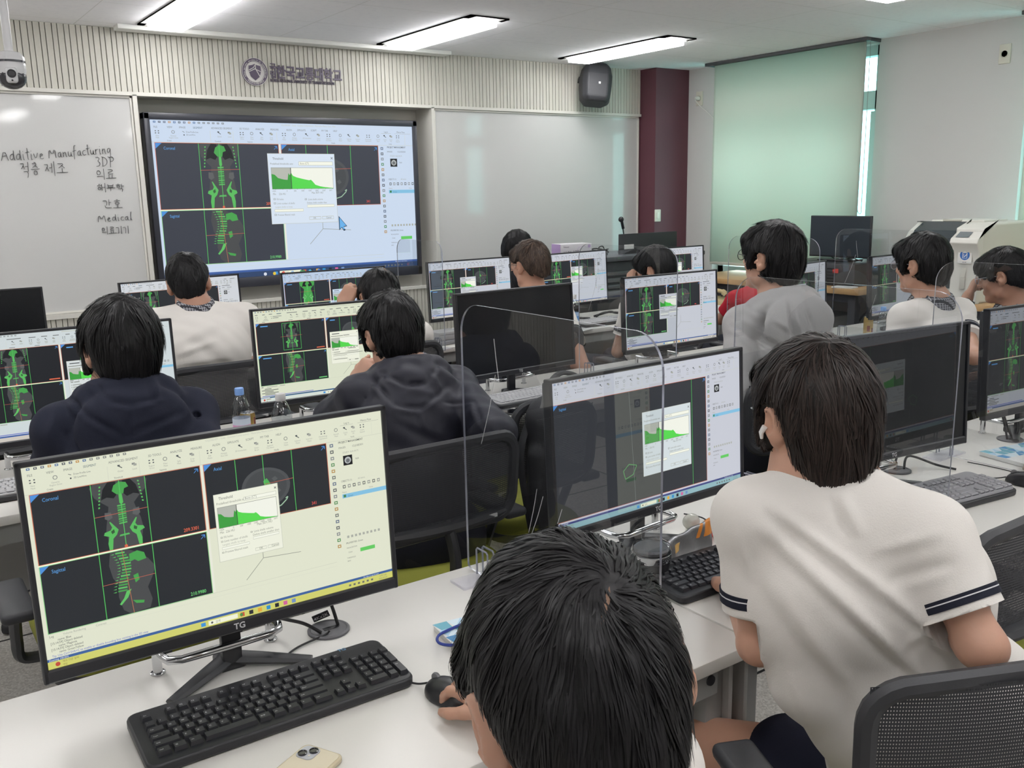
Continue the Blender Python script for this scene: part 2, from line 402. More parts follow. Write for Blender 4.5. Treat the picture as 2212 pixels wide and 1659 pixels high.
# ---------------------------------------------------------------- roller blinds
def blind_mat():
    m = bpy.data.materials.new('blind_fabric'); m.use_nodes = True; nt = m.node_tree; nt.nodes.clear()
    o = nt.nodes.new('ShaderNodeOutputMaterial'); mx = nt.nodes.new('ShaderNodeMixShader'); d = nt.nodes.new('ShaderNodeBsdfDiffuse'); t = nt.nodes.new('ShaderNodeBsdfTranslucent')
    tc = nt.nodes.new('ShaderNodeTexCoord'); mp = nt.nodes.new('ShaderNodeMapping'); mp.inputs['Scale'].default_value = (1, 700, 700)
    n = nt.nodes.new('ShaderNodeTexNoise'); n.inputs['Scale'].default_value = 1; n.inputs['Detail'].default_value = 1
    r = nt.nodes.new('ShaderNodeValToRGB'); r.color_ramp.elements[0].color = (*srgb('c6c6bb'), 1); r.color_ramp.elements[1].color = (*srgb('d6d7cc'), 1)
    nt.links.new(tc.outputs['Object'], mp.inputs[0]); nt.links.new(mp.outputs[0], n.inputs[0]); nt.links.new(n.outputs[0], r.inputs[0])
    nt.links.new(r.outputs[0], d.inputs[0]); t.inputs[0].default_value = (*srgb('e7eae2'), 1); mx.inputs[0].default_value = .42
    nt.links.new(d.outputs[0], mx.inputs[1]); nt.links.new(t.outputs[0], mx.inputs[2]); nt.links.new(mx.outputs[0], o.inputs[0]); return m
M_blind = blind_mat(); M_track = mat('blind_track', '4c4e52', .5)
def blind(y0, y1, zb, label, chain):
    X = 5.985; t = thing('roller_blind', label, 'blind', (X, (y0+y1)/2, CEIL)); w = y1-y0; m = 14
    V = []; n = 60
    for i in range(n+1):
        for z in (0, zb-CEIL+.03): V.append((.004*math.sin(i*.5)*(-z/1.6), -w/2+w*i/n, z-.02))
    F = [(2*i, 2*i+1, 2*i+3, 2*i+2) for i in range(n)]
    o = link_mesh('fabric', V, F, M_blind, t, True); md = o.modifiers.new('thickness', 'SOLIDIFY'); md.thickness = .0012
    obj('hem_bar', MB().rbox((0, 0, zb-CEIL+.012), (.012, w, .024), .004), mat('blind_hem', 'c9cabf', .5), t)
    obj('head_track', MB().rbox((-.02, .02, -.012), (.05, w+.1, .024), .003).rbox((.05, w/2+.065, -.012), (.12, .012, .024), .002).rbox((.05, -w/2-.02, -.012), (.16, .012, .024), .002), M_track, t)
    if chain:
        pts = [(-.02, -w/2-.012, -.03)]+[(-.02, -w/2-.012-.0*i, -.03-1.16*i/20) for i in range(1, 20)]+[(-.02+.01*math.sin(a), -w/2-.012-.016+.016*math.cos(a), -1.19-.03*math.sin(a)) for a in np.linspace(0, PI, 8)]+[(-.02, -w/2-.044, -1.15), (-.02, -w/2-.044, -.03)]
        obj('bead_chain', MB().tube(pts, .0022, 5), mat('chain_grey', '8a8d8c', .4), t)
blind(4.10, 5.52, .93, 'large pale roller blind covering the window beside the maroon pillar', True)
blind(1.40, 2.945, .93, 'pale roller blind at the right edge behind the white printer', False)

# ---------------------------------------------------------------- boards with writing
M_board = mat('whiteboard_enamel', 'c6c6c5', .055, spec=.45, var=.015, vscale=1.5)
M_rail = mat('board_rail', 'd9d7d0', .4)
def board(x0, x1, label):
    z0, z1 = .895, 2.193; t = thing('whiteboard', label, 'whiteboard', ((x0+x1)/2, FW, z0)); w = x1-x0; h = z1-z0
    obj('surface', MB().box((0, -.010, h/2), (w-.012, .016, h-.012)), M_board, t, False)
    b = MB()
    for s in (-1, 1): b.box((s*(w/2-.006), -.014, h/2), (.012, .028, h)); b.box((0, -.014, h/2+s*(h/2-.006)), (w, .028, .012))
    obj('frame', b, M_rail, t, False); return t
wbl = board(-2.0, 1.488, 'whiteboard with black handwriting left of the big display')
wbr = board(3.64, 5.72, 'clean whiteboard between the big display and the maroon pillar')
cir = [(.5+.5*math.cos(a), .5+.5*math.sin(a)) for a in np.linspace(PI*.6, PI*2.7, 12)]
JM = {'ㅈ': [[(0, 1), (1, 1.05), (.1, .1)], [(.5, .65), (.95, .1)]], 'ㅊ': [[(.35, 1.4), (.65, 1.3)], [(0, 1), (1, 1.05), (.05, .1)], [(.5, .6), (1, .05)]],
      'ㅓ': [[(0, .5), (.9, .55)], [(1, 1.15), (.95, -.2)]], 'ㄱ': [[(0, .95), (1, 1.05), (.75, -.3)]], 'ㅡ': [[(0, 0), (1, .08)]], 'ㅇ': [cir],
      'ㅔ': [[(0, .5), (.45, .55)], [(.5, 1), (.48, 0)], [(1, 1.2), (.97, -.35)]], 'ㅗ': [[(.5, 1), (.5, .1)], [(0, 0), (1, .1)]], 'ㅢ': [[(0, 0), (.7, .05)], [(1, 1), (1, -1)]],
      'ㄹ': [[(.1, 1), (.9, 1.05), (.85, .55), (.15, .5), (.1, 0), (.95, .08)]], 'ㅛ': [[(.3, 1), (.3, .1)], [(.7, 1), (.65, .1)], [(-.1, 0), (1.15, .12)]],
      'ㅎ': [[(.35, 1.15), (.65, 1.1)], [(0, .85), (1, .9)], [(.5+.35*(x-.5)*2, .3+.6*(y-.5)) for x, y in cir]], 'ㅐ': [[(0, 1), (0, 0)], [(0, .5), (.8, .55)], [(.9, 1.2), (.85, -.3)]],
      'ㅂ': [[(0, 1), (.05, 0)], [(1, 1), (.95, 0)], [(0, .55), (1, .6)], [(.05, 0), (.95, .05)]], 'ㅜ': [[(0, 1), (1, 1.08)], [(.5, 1), (.45, -.3)]],
      'ㅏ': [[(0, 1.1), (-.02, -.1)], [(0, .5), (.7, .52)]], 'ㄴ': [[(0, 1), (.05, 0), (1, .15)]], 'ㅣ': [[(0, 1.1), (0, -.15)]]}
SY = {'적': 'ㅈ,0,.45,.5,.5 ㅓ,.5,.4,.35,.6 ㄱ,.3,-.1,.55,.4', '층': 'ㅊ,.2,.6,.6,.35 ㅡ,0,.48,1,.5 ㅇ,.3,0,.4,.38', '제': 'ㅈ,0,.1,.42,.75 ㅔ,.45,0,.5,1', '조': 'ㅈ,.15,.45,.7,.5 ㅗ,0,0,1.1,.45',
      '의': 'ㅇ,0,.4,.45,.5 ㅡ,0,.22,.7,.4 ㅣ,.85,0,.1,1', '료': 'ㄹ,.15,.5,.7,.5 ㅛ,0,0,1,.42', '해': 'ㅎ,0,.1,.5,.8 ㅐ,.55,0,.45,1', '부': 'ㅂ,.15,.5,.65,.5 ㅜ,0,0,1,.4',
      '학': 'ㅎ,0,.45,.55,.5 ㅏ,.7,.4,.4,.6 ㄱ,.25,-.1,.6,.4', '간': 'ㄱ,0,.45,.5,.45 ㅏ,.7,.35,.35,.65 ㄴ,.2,0,.75,.3', '호': 'ㅎ,.15,.4,.7,.55 ㅗ,0,0,1.05,.36', '기': 'ㄱ,0,.15,.5,.75 ㅣ,.85,0,.1,1'}
LT = {'A': (.8, [[(0, 0), (.4, 1), (.75, 0)], [(.15, .4), (.62, .42)]]), 'd': (.6, [[(.45, .5), (.2, .55), (.02, .25), (.2, 0), (.45, .25), (.5, 1.1), (.48, .1), (.58, 0)]]), 'i': (.3, [[(.1, .5), (.1, 0), (.2, 0)], [(.1, .72), (.13, .75)]]),
      't': (.4, [[(.2, 1), (.18, .1), (.3, 0)], [(0, .62), (.4, .66)]]), 'v': (.5, [[(0, .5), (.2, 0), (.42, .55)]]), 'e': (.5, [[(.05, .25), (.4, .3), (.3, .52), (.08, .4), (.08, .1), (.3, 0), (.45, .1)]]),
      'M': (1.0, [[(0, 0), (.1, 1), (.45, .2), (.8, 1), (.85, 0)]]), 'a': (.55, [[(.4, .5), (.1, .45), (.05, .1), (.25, 0), (.4, .3), (.42, .5), (.42, .05), (.55, 0)]]), 'n': (.55, [[(.05, .5), (.08, 0)], [(.08, .3), (.25, .5), (.38, .4), (.4, 0), (.5, 0)]]),
      'u': (.55, [[(.05, .5), (.08, .08), (.25, 0), (.4, .2), (.42, .5), (.42, .05), (.55, 0)]]), 'f': (.45, [[(.42, 1), (.25, 1.05), (.18, .8), (.15, -.3)], [(0, .5), (.4, .55)]]), 'c': (.45, [[(.4, .45), (.15, .5), (.03, .2), (.2, 0), (.42, .08)]]),
      'r': (.42, [[(.05, .5), (.08, 0)], [(.08, .3), (.2, .48), (.38, .48)]]), 'g': (.6, [[(.4, .5), (.1, .48), (.05, .15), (.25, .05), (.4, .35), (.45, .5), (.42, -.35), (.2, -.45), (.05, -.3)]]), 'l': (.3, [[(.1, 0), (.2, .9), (.28, 1.1), (.15, .9), (.12, .1), (.3, 0)]]),
      '3': (.6, [[(.05, .95), (.35, 1), (.45, .75), (.2, .55), (.5, .4), (.4, .05), (.05, 0)]]), 'D': (.75, [[(.1, 1), (.08, 0)], [(0, 1), (.45, .9), (.6, .5), (.4, .1), (0, 0)]]), 'P': (.6, [[(.1, 1), (.05, -.1)], [(.05, 1), (.45, 1), (.45, .6), (.1, .5)]]), ' ': (.4, [])}
def strokes(mb, s, x0, x1, z0, z1, drop=0):
    """pen lines of a word that fills the box"""
    L = []; x = 0
    for ch in s:
        if ch in SY:
            for q in SY[ch].split(' '):
                j, a, b_, c, d = q.split(','); a, b_, c, d = map(float, (a, b_, c, d))
                for pl in JM[j]: L.append([(x+a+u*c, b_+v*d) for u, v in pl])
            x += 1.15
        else:
            w, pls = LT[ch]
            for pl in pls: L.append([(x+u, v) for u, v in pl])
            x += w+.08
    for pl in L:
        pts = [(x0+(u/x)*(x1-x0), -.021, z0+v*(z1-z0)+drop*(u/x)) for u, v in pl]
        # round the corners a little
        q = [pts[0]]
        for a, b_ in zip(pts[:-1], pts[1:]): q += [tuple(np.array(a)*.7+np.array(b_)*.3), tuple(np.array(a)*.3+np.array(b_)*.7)]
        mb.tube(q+[pts[-1]], .0028, 5, flat=.4)
ox = (-2.0+1.488)/2; oz = .895
for s, x0, x1, z0, z1, dr in (('Additive', .735, .965, 1.802, 1.868, .012), ('Manufacturing', .988, 1.345, 1.818, 1.878, .034), ('적층', .83, .937, 1.722, 1.79, 0), ('제조', .957, 1.085, 1.735, 1.79, 0), ('3DP', 1.243, 1.36, 1.772, 1.828, 0),
                          ('의료', 1.243, 1.352, 1.700, 1.752, .0), ('해부학', 1.237, 1.4, 1.627, 1.664, .0), ('간호', 1.26, 1.375, 1.522, 1.57, 0), ('Medical', 1.222, 1.425, 1.437, 1.485, .008), ('의료기기', 1.237, 1.402, 1.366, 1.405, 0)):
    b = MB(); strokes(b, s, x0-ox, x1-ox, z0-oz, z1-oz, dr); obj('handwriting', b, mat('marker_black', '3a3a3e', .6), wbl, False)

# ---------------------------------------------------------------- lettering on the slats
M_sign = mat('sign_purple', '544a5e', .45)
YS = FW-.034
t = thing('wall_lettering', 'dark purple emblem and lettering mounted on the slatted panel above the big display', 'sign', (2.54, YS, 2.31))
b = MB(); Rx = rotm(PI/2)
def flat_text(mb, s, size, x, y, z, off=0, th=.006, m=0, sx=1, align='LEFT', res=3):
    v, f = text(s, size, off, align, res); v = v*np.array([sx, 1, 1])
    mb.add(np.c_[v[:, 0], v[:, 1]*0, v[:, 1]], f, m, None, (x, y-th, z)); n = len(v)
flat_text(b, '한국교통대학교', .0905, 2.425-2.54, 0, 2.352-2.31, .028, sx=.82)
flat_text(b, '국', .05, 2.382-2.54, 0, 2.398-2.31, .02); flat_text(b, '립', .05, 2.382-2.54, 0, 2.350-2.31, .02)
flat_text(b, 'KOREA NATIONAL UNIVERSITY OF TRANSPORTATION', .0265, 2.382-2.54, 0, 2.322-2.31, .004, sx=.70)
o = obj('letters', b, M_sign, t, False); md = o.modifiers.new('depth', 'SOLIDIFY'); md.thickness = .006
b = MB(); cx, cz, r1 = 2.278-2.54, 2.377-2.31, .088
def ringpts(r, n=48): return [(r*math.cos(2*PI*i/n), r*math.sin(2*PI*i/n)) for i in range(n)]
b.lathe([(r1, 0), (r1, .012), (r1-.025, .012), (r1-.025, 0)], 48, 0, Rx, (cx, 0, cz), cap=False)
b.lathe([(r1-.025, .004), (r1-.025, .005)], 48, 1, Rx, (cx, 0, cz)); b.lathe([(r1+.0, .013), (r1-.003, .013)], 48, 1, Rx, (cx, 0, cz), cap=False); b.lathe([(r1-.022, .013), (r1-.025, .013)], 48, 1, Rx, (cx, 0, cz), cap=False)
def ringtext(s, r, a0, a1, size, up):
    for i, ch in enumerate(s):
        a = R(a0+(a1-a0)*i/(len(s)-1)); v, f = text(ch, size, .01, 'CENTER')
        if not len(v): continue
        th = a-PI/2 if up else a+PI/2; c_, s_ = math.cos(th), math.sin(th)
        vv = np.c_[v[:, 0]*c_-v[:, 1]*s_, v[:, 0]*0, v[:, 0]*s_+v[:, 1]*c_]
        b.add(vv, f, 1, None, (cx+r*math.cos(a), -.0135, cz+r*math.sin(a)))
ringtext('KOREA NATIONAL UNIVERSITY OF TRANSPORTATION', r1-.0185, 205, -25, .011, True); ringtext('국립한국교통대학교', r1-.009, 228, 312, .015, False)
sh = [(-.04, .038), (-.015, .043), (0, .05), (.015, .043), (.04, .038), (.042, .005), (.03, -.03), (0, -.055), (-.03, -.03), (-.042, .005)]
b.add([(x, -.009, z) for x, z in sh], [tuple(range(len(sh)-1, -1, -1))], 0, None, (cx, 0, cz))
for pts in ([(-.04, .012), (-.01, .028), (.005, .05), (.008, .05), (-.006, .026), (-.04, .006)], [(.004, .048), (.002, .02), (.03, -.03), (.034, -.026), (.008, .02), (.008, .046)], [(-.042, .0), (.0, .022), (.042, .004), (.042, .0), (.0, .016), (-.042, -.004)]):
    b.add([(x, -.010, z) for x, z in pts], [tuple(range(len(pts)-1, -1, -1))], 1, None, (cx, 0, cz))
obj('emblem', b, [M_sign, mat('sign_pale', 'd8d5d2', .5)], t, False)

# ---------------------------------------------------------------- wall fittings
def socket(loc, rz, label, plug):
    t = thing('wall_socket', label, 'socket', loc, rz)       # faces local -y
    obj('plate', MB().rbox((0, -.006, 0), (.075, .012, .12), .004), mat('plate_ivory', 'cfccbf', .4), t)
    obj('outlet', MB().lathe([(.024, 0), (.024, .006), (.02, .006), (.019, .001), (.0, .001)], 20, 0, Rx, (0, -.011, 0)), mat('outlet_ivory', 'c2bfb2', .4), t)
    if plug:
        p = obj('plug', MB().lathe([(.018, 0), (.018, .02), (.011, .04), (.006, .045)], 16, 0, Rx, (0, -.018, 0)), mat('plug_white', 'd5d3cc', .4), t)
        obj('plug_cord', MB().tube([(0, -.05, 0), (.01, -.07, -.02), (.05, -.05, -.07), (.14, -.03, -.14), (.2, -.012, -.2)], .003, 6), MATS['plug_white'], t)
socket((RW, 5.815, 2.335), -PI/2, 'wall socket with a white plug between the maroon pillar and the blind', True)
socket((RW, 3.19, 2.37), -PI/2, 'empty wall socket high on the wall right of the window', False)
t = thing('light_switch', 'ivory light switch on the maroon pillar', 'switch', (5.765, 5.95, 1.345))
obj('plate', MB().rbox((0, -.006, 0), (.07, .012, .105), .005), MATS['plate_ivory'], t); obj('rocker', MB().rbox((0, -.013, 0), (.03, .008, .055), .003), mat('rocker', 'dedbd0', .35), t)
# speaker
t = thing('wall_speaker', 'black speaker hanging high on the slatted panel near the pillar', 'speaker', (5.085, 5.98, 2.42), R(-32)); t.rotation_euler = (R(-14), R(6), R(-30))
sec = [(-.135, .03), (-.12, -.07), (-.085, -.115), (.085, -.115), (.12, -.07), (.135, .03), (.09, .12), (-.09, .12)]
b = MB(); H = [(-.165, .74), (-.135, .93), (-.03, 1), (.05, 1), (.115, .9), (.15, .72)]
V = []; F = []; n = len(sec)
for z, s in H: V += [(x*s, y*s, z) for x, y in sec]
for i in range(len(H)-1): F += [(i*n+j, i*n+(j+1) % n, (i+1)*n+(j+1) % n, (i+1)*n+j) for j in range(n)]
F += [tuple(range(n-1, -1, -1)), tuple((len(H)-1)*n+j for j in range(n))]
b.add(V, F); o = obj('cabinet', b, mat('speaker_black', '2e2f33', .6, bump=.1, bscale=300), t, False); md = o.modifiers.new('round', 'BEVEL'); md.width = .012; md.segments = 2
obj('logo', MB().box((.012, -.1165, -.028), (.016, .003, .016)), mat('logo_white', 'e8e8e8', .4), t)
obj('bracket', MB().box((-.12, .1, .05), (.03, .12, .03)).box((-.12, .16, .0), (.05, .012, .14)), mat('bracket_dark', '2a2a2c', .5), t)
# ceiling camera
cxp = PY(24, 150, 4.2); t = thing('ceiling_camera', 'white dome camera hanging from the ceiling at the left edge', 'camera', (cxp.x, cxp.y, CEIL)); D = CEIL-cxp.z
mw = mat('camera_white', 'd4d4d6', .35); mk = mat('camera_dark', '34343a', .25, coat=.4)
obj('mount', MB().lathe([(.045, 0), (.045, -.012), (.016, -.02), (.016, -D+.06), (.02, -D+.06)], 20), mw, t)
obj('housing', MB().lathe([(.012, -D+.07), (.04, -D+.062), (.052, -D+.045), (.053, -D+.018), (.0535, -D+.017), (.0535, -D-.005), (.05, -D-.022)], 28), mw, t)
obj('trim_ring', MB().lathe([(.0545, -D+.032), (.0545, -D+.024)], 28, cap=False), mk, t)
b = MB(); b.ball((0, 0, -D-.028), (.053, .053, .048)); obj('dome', b, mk, t)
dv = Vector((CO.x-cxp.x, CO.y-cxp.y, 0)).normalized(); az = math.atan2(dv.x, -dv.y)
e = MB(); e.rbox((0, -.03, -D-.026), (.042, .055, .06), .012, 0, None, 3); e.lathe([(.016, 0), (.016, .006), (.013, .006), (.012, .002)], 20, 1, Rx, (0, -.056, -D-.022)); e.lathe([(.011, 0), (.011, .003)], 16, 1, Rx, (0, -.057, -D-.022)); e.lathe([(.0035, 0), (.0035, .003)], 10, 1, Rx, (0, -.057, -D-.047))
o = obj('lens_block', e, [mw, mat('lens_black', '18181c', .35)], t); o.rotation_euler = (0, 0, az)

# ================================================================= SCREENS
def scr_mat():
    m = bpy.data.materials.new('screen_display'); m.use_nodes = True; nt = m.node_tree; b = nt.nodes['Principled BSDF']
    a = nt.nodes.new('ShaderNodeAttribute'); a.attribute_name = 'pixels'; b.inputs['Base Color'].default_value = (.012, .012, .014, 1)
    b.inputs['Roughness'].default_value = .38; b.inputs['Specular IOR Level'].default_value = .25
    nt.links.new(a.outputs['Color'], b.inputs['Emission Color']); b.inputs['Emission Strength'].default_value = 1; return m
M_scr = scr_mat()
class Scr:
    """picture on a screen: flat patches of light, u to the right and v downward in 0..1"""
    def __init__(s, w, h, tint=(1, 1, 1), dim=1): s.w, s.h = w, h; s.t = np.array(tint)*dim; s.V = []; s.F = []; s.C = []; s.n = 0
    def raw(s, v, f, c, z):
        s.V.append(np.c_[(v[:, 0]-.5)*s.w, np.full(len(v), -z*7e-5), (1-v[:, 1])*s.h]); s.F += [tuple(i+s.n for i in q) for q in f]; s.n += len(v)
        s.C += [tuple(np.array(srgb(c))*s.t)]*len(f); return s
    def poly(s, p, c, z): v = np.array(p, float); return s.raw(v, [tuple(range(len(p)-1, -1, -1))], c, z)
    def rect(s, x0, y0, x1, y1, c, z): return s.poly([(x0, y0), (x1, y0), (x1, y1), (x0, y1)], c, z)
    def line(s, a, b, w, c, z):
        k = s.w/s.h; a = np.array(a, float)*(k, 1); b = np.array(b, float)*(k, 1); d = b-a; n = np.array([-d[1], d[0]])/(np.hypot(*d)+1e-9)*w/2
        return s.poly([p/(k, 1) for p in (a+n, b+n, b-n, a-n)], c, z)
    def path(s, pts, w, c, z):
        for a, b in zip(pts[:-1], pts[1:]): s.line(a, b, w, c, z)
    def disc(s, x, y, r, c, z, n=12, ry=None): k = s.h/s.w; return s.poly([(x+r*k*math.cos(2*PI*i/n), y+(ry or r)*math.sin(2*PI*i/n)) for i in range(n)], c, z)
    def text(s, tx, x, y, size, c, z, off=0, align='LEFT', fine=True):
        if not fine:
            n = len(tx)*size*.45*s.h/s.w; x0 = x-(n/2 if align == 'CENTER' else 0)
            return s.rect(x0, y-size*.5, x0+n, y-size*.08, c, z)
        v, f = text(tx, size, off, align, 2); k = s.h/s.w
        if len(v): s.raw(np.c_[x+v[:, 0]*k*.82, y-v[:, 1]], f, c, z)
        return s
    def build(s, parent, loc):
        o = link_mesh('screen', np.concatenate(s.V), s.F, M_scr, parent, False, None, loc); a = o.data.attributes.new('pixels', 'FLOAT_COLOR', 'FACE')
        a.data.foreach_set('color', np.c_[np.array(s.C), np.ones(len(s.C))].astype(np.float32).ravel()); return o
def mapr(r): x0, y0, x1, y1 = r; return lambda p: [(x0+u*(x1-x0), y0+v*(y1-y0)) for u, v in p]
HIST = [(0, .55), (.05, .52), (.1, .40), (.16, .36), (.2, .34), (.25, .33), (.27, .58), (.29, .5), (.31, .6), (.34, .48), (.4, .42), (.5, .36), (.6, .31), (.63, .33), (.66, .26), (.7, .14), (.78, .08), (.85, .05), (.92, .03), (1, .01)]
BODYC = [(.30, 0), (.27, .05), (.30, .2), (.36, .3), (.40, .36), (.385, .5), (.37, .62), (.36, .72), (.37, .85), (.39, 1), (.62, 1), (.64, .85), (.65, .72), (.64, .6), (.62, .5), (.60, .36), (.64, .28), (.70, .18), (.72, .05), (.70, 0)]
def coronal(s, r, z, g1='46a04c', wide=0, allgreen=False, small=False):
    m = mapr(r); q = (lambda p: m([(.5+(u-.5)*(.5 if small else .66), v*(.8 if small else 1)+(.06 if small else 0)) for u, v in p]))
    g2 = '58b85c'; body = g1 if allgreen else '484a4b'
    s.poly(q([(.5+(u-.5)*(1.15 if not small else 1), v) for u, v in BODYC]), body, z)
    for sx in (1, -1):
        k = lambda p: q([(.5+sx*u, v) for u, v in p])
        s.poly(k([(.03, .01), (.10, .0), (.15, .10), (.175, .25), (.12, .22), (.06, .25), (.03, .2)]), '191c1e', z+1)
        if not allgreen:
            s.poly(k([(.10, .45), (.155, .44), (.16, .53), (.13, .56), (.09, .53)]), '5c5e5e', z+1)
            for i in range(7): s.poly(k([(.165+.004*i, .04+i*.05), (.18+.004*i, .045+i*.05), (.18+.004*i, .068+i*.05), (.165+.004*i, .063+i*.05)]), g2, z+2)
        s.poly(k([(.05, .72), (.115, .585), (.125, .59), (.105, .67), (.12, .71), (.175, .73), (.185, .77), (.14, .8), (.155, .9), (.15, 1), (.12, 1), (.105, .84), (.07, .79)]), g2 if not allgreen else '6cc070', z+2)
        s.poly(k([(.09, .70), (.12, .73), (.11, .77), (.085, .75)]), '355a38', z+3)
    s.poly(q([(.45, .06), (.5, .02), (.56, .04), (.58, .11), (.54, .13), (.53, .2), (.47, .2), (.43, .14)]), g1, z+2)
    s.poly(q([(.485, .2), (.515, .2), (.52, .33), (.5, .36), (.485, .33)]), g2, z+2)
    for i in range(9): s.poly(q([(.462, .36+i*.033), (.535, .355+i*.033), (.535, .375+i*.033), (.462, .38+i*.033)]), g1 if i % 2 else g2, z+2)
    s.poly(q([(.46, .80), (.54, .795), (.545, .82), (.45, .825)]), '57b55c' if not allgreen else g1, z+2)
def sagittal(s, r, z, small=False):
    m = mapr(r); g1, g2 = '46a04c', '5fbf63'
    s.poly(m([(.40, 0), (.385, .2), (.40, .4), (.43, .52), (.42, .7), (.44, .92), (.48, 1), (.60, .98), (.62, .85), (.60, .65), (.635, .5), (.66, .35), (.62, .2), (.55, .06), (.5, 0)]), '47494a', z)
    for i in range(14):
        y = .02+i*.045; x = .43+.03*math.sin(i*.32)-(0 if i < 9 else (i-9)*-.004)
        s.poly(m([(x, y), (x+.055, y+.006), (x+.055, y+.03), (x, y+.024)]), g1 if i % 2 else g2, z+2)
        s.poly(m([(x-.03, y+.02), (x-.008, y+.012), (x-.012, y+.028)]), g2, z+2)
    s.poly(m([(.47, .64), (.5, .62), (.475, .74), (.43, .84), (.42, .82), (.45, .74)]), g2, z+2)
    s.poly(m([(.51, .08), (.56, .05), (.60, .1), (.61, .2), (.56, .22), (.54, .18), (.51, .2)]), g1, z+2)
    s.poly(m([(.52, .42), (.55, .40), (.555, .5), (.53, .54)]), g1, z+2); s.poly(m([(.50, .80), (.57, .84), (.565, .88), (.52, .86)]), g1, z+2)
def axial(s, r, z, k=.8):
    m = mapr(r); e = [(.47+.19*math.cos(a)*(1+.05*math.cos(2*a)), .52+.33*math.sin(a)*(1+.06*math.sin(a*2+1))) for a in np.linspace(0, 2*PI, 30)[:-1]]
    s.poly(m(e), '4b4e50', z); s.poly(m([(.47+(u-.47)*.86, .52+(v-.52)*.86) for u, v in e]), '434648', z+1)
    s.poly(m([(.45, .42), (.48, .38), (.5, .45), (.51, .5), (.46, .51)]), '4fae55', z+2)
    for u, v in ((.4, .55), (.54, .6), (.52, .4)): s.poly(m([(u, v), (u+.03, v-.03), (u+.05, v+.02), (u+.02, v+.05)]), '55595a', z+2)
    s.path(m([(.5, .9), (.58, .86), (.63, .78), (.64, .74), (.62, .76)]), .006, '9fc0a4', z+2)
MENU = ['FILE', 'VIEW', 'IMAGE', 'SEGMENT', 'ADVANCED SEGMENT', '3D TOOLS', 'ANALYZE', 'MEASURE', 'ALIGN', 'SIMULATE', 'SCRIPT', 'MY TAB', 'HELP']
MENUX = [.012, .056, .096, .143, .205, .305, .363, .418, .478, .52, .573, .615, .662]
RIB = [(.022, 'New', 'Mask'), (.075, 'Dynamic', 'Region Grow'), (.232, 'Global', ''), (.268, 'Local', ''), (.312, 'Region', 'Grow'), (.348, 'Filter', 'Mask'), (.384, 'Split', 'Mask'), (.42, 'Crop', 'Mask'), (.468, 'Edit', 'Masks'), (.508, 'Multiple', 'Slice Edit'), (.556, '3D Interpolate', ''), (.602, 'Smart', 'Brush'), (.642, 'Segment', 'Thin Bone'), (.69, 'Unite', 'Masks'), (.726, 'Subtract', 'Masks'), (.762, 'Intersect', 'Masks'), (.806, 'Morphology', 'Operations'), (.848, 'Smooth', 'Mask'), (.878, 'Cavity', 'Fill'), (.904, 'Smart', 'Fill'), (.934, 'Smart', 'Expand')]
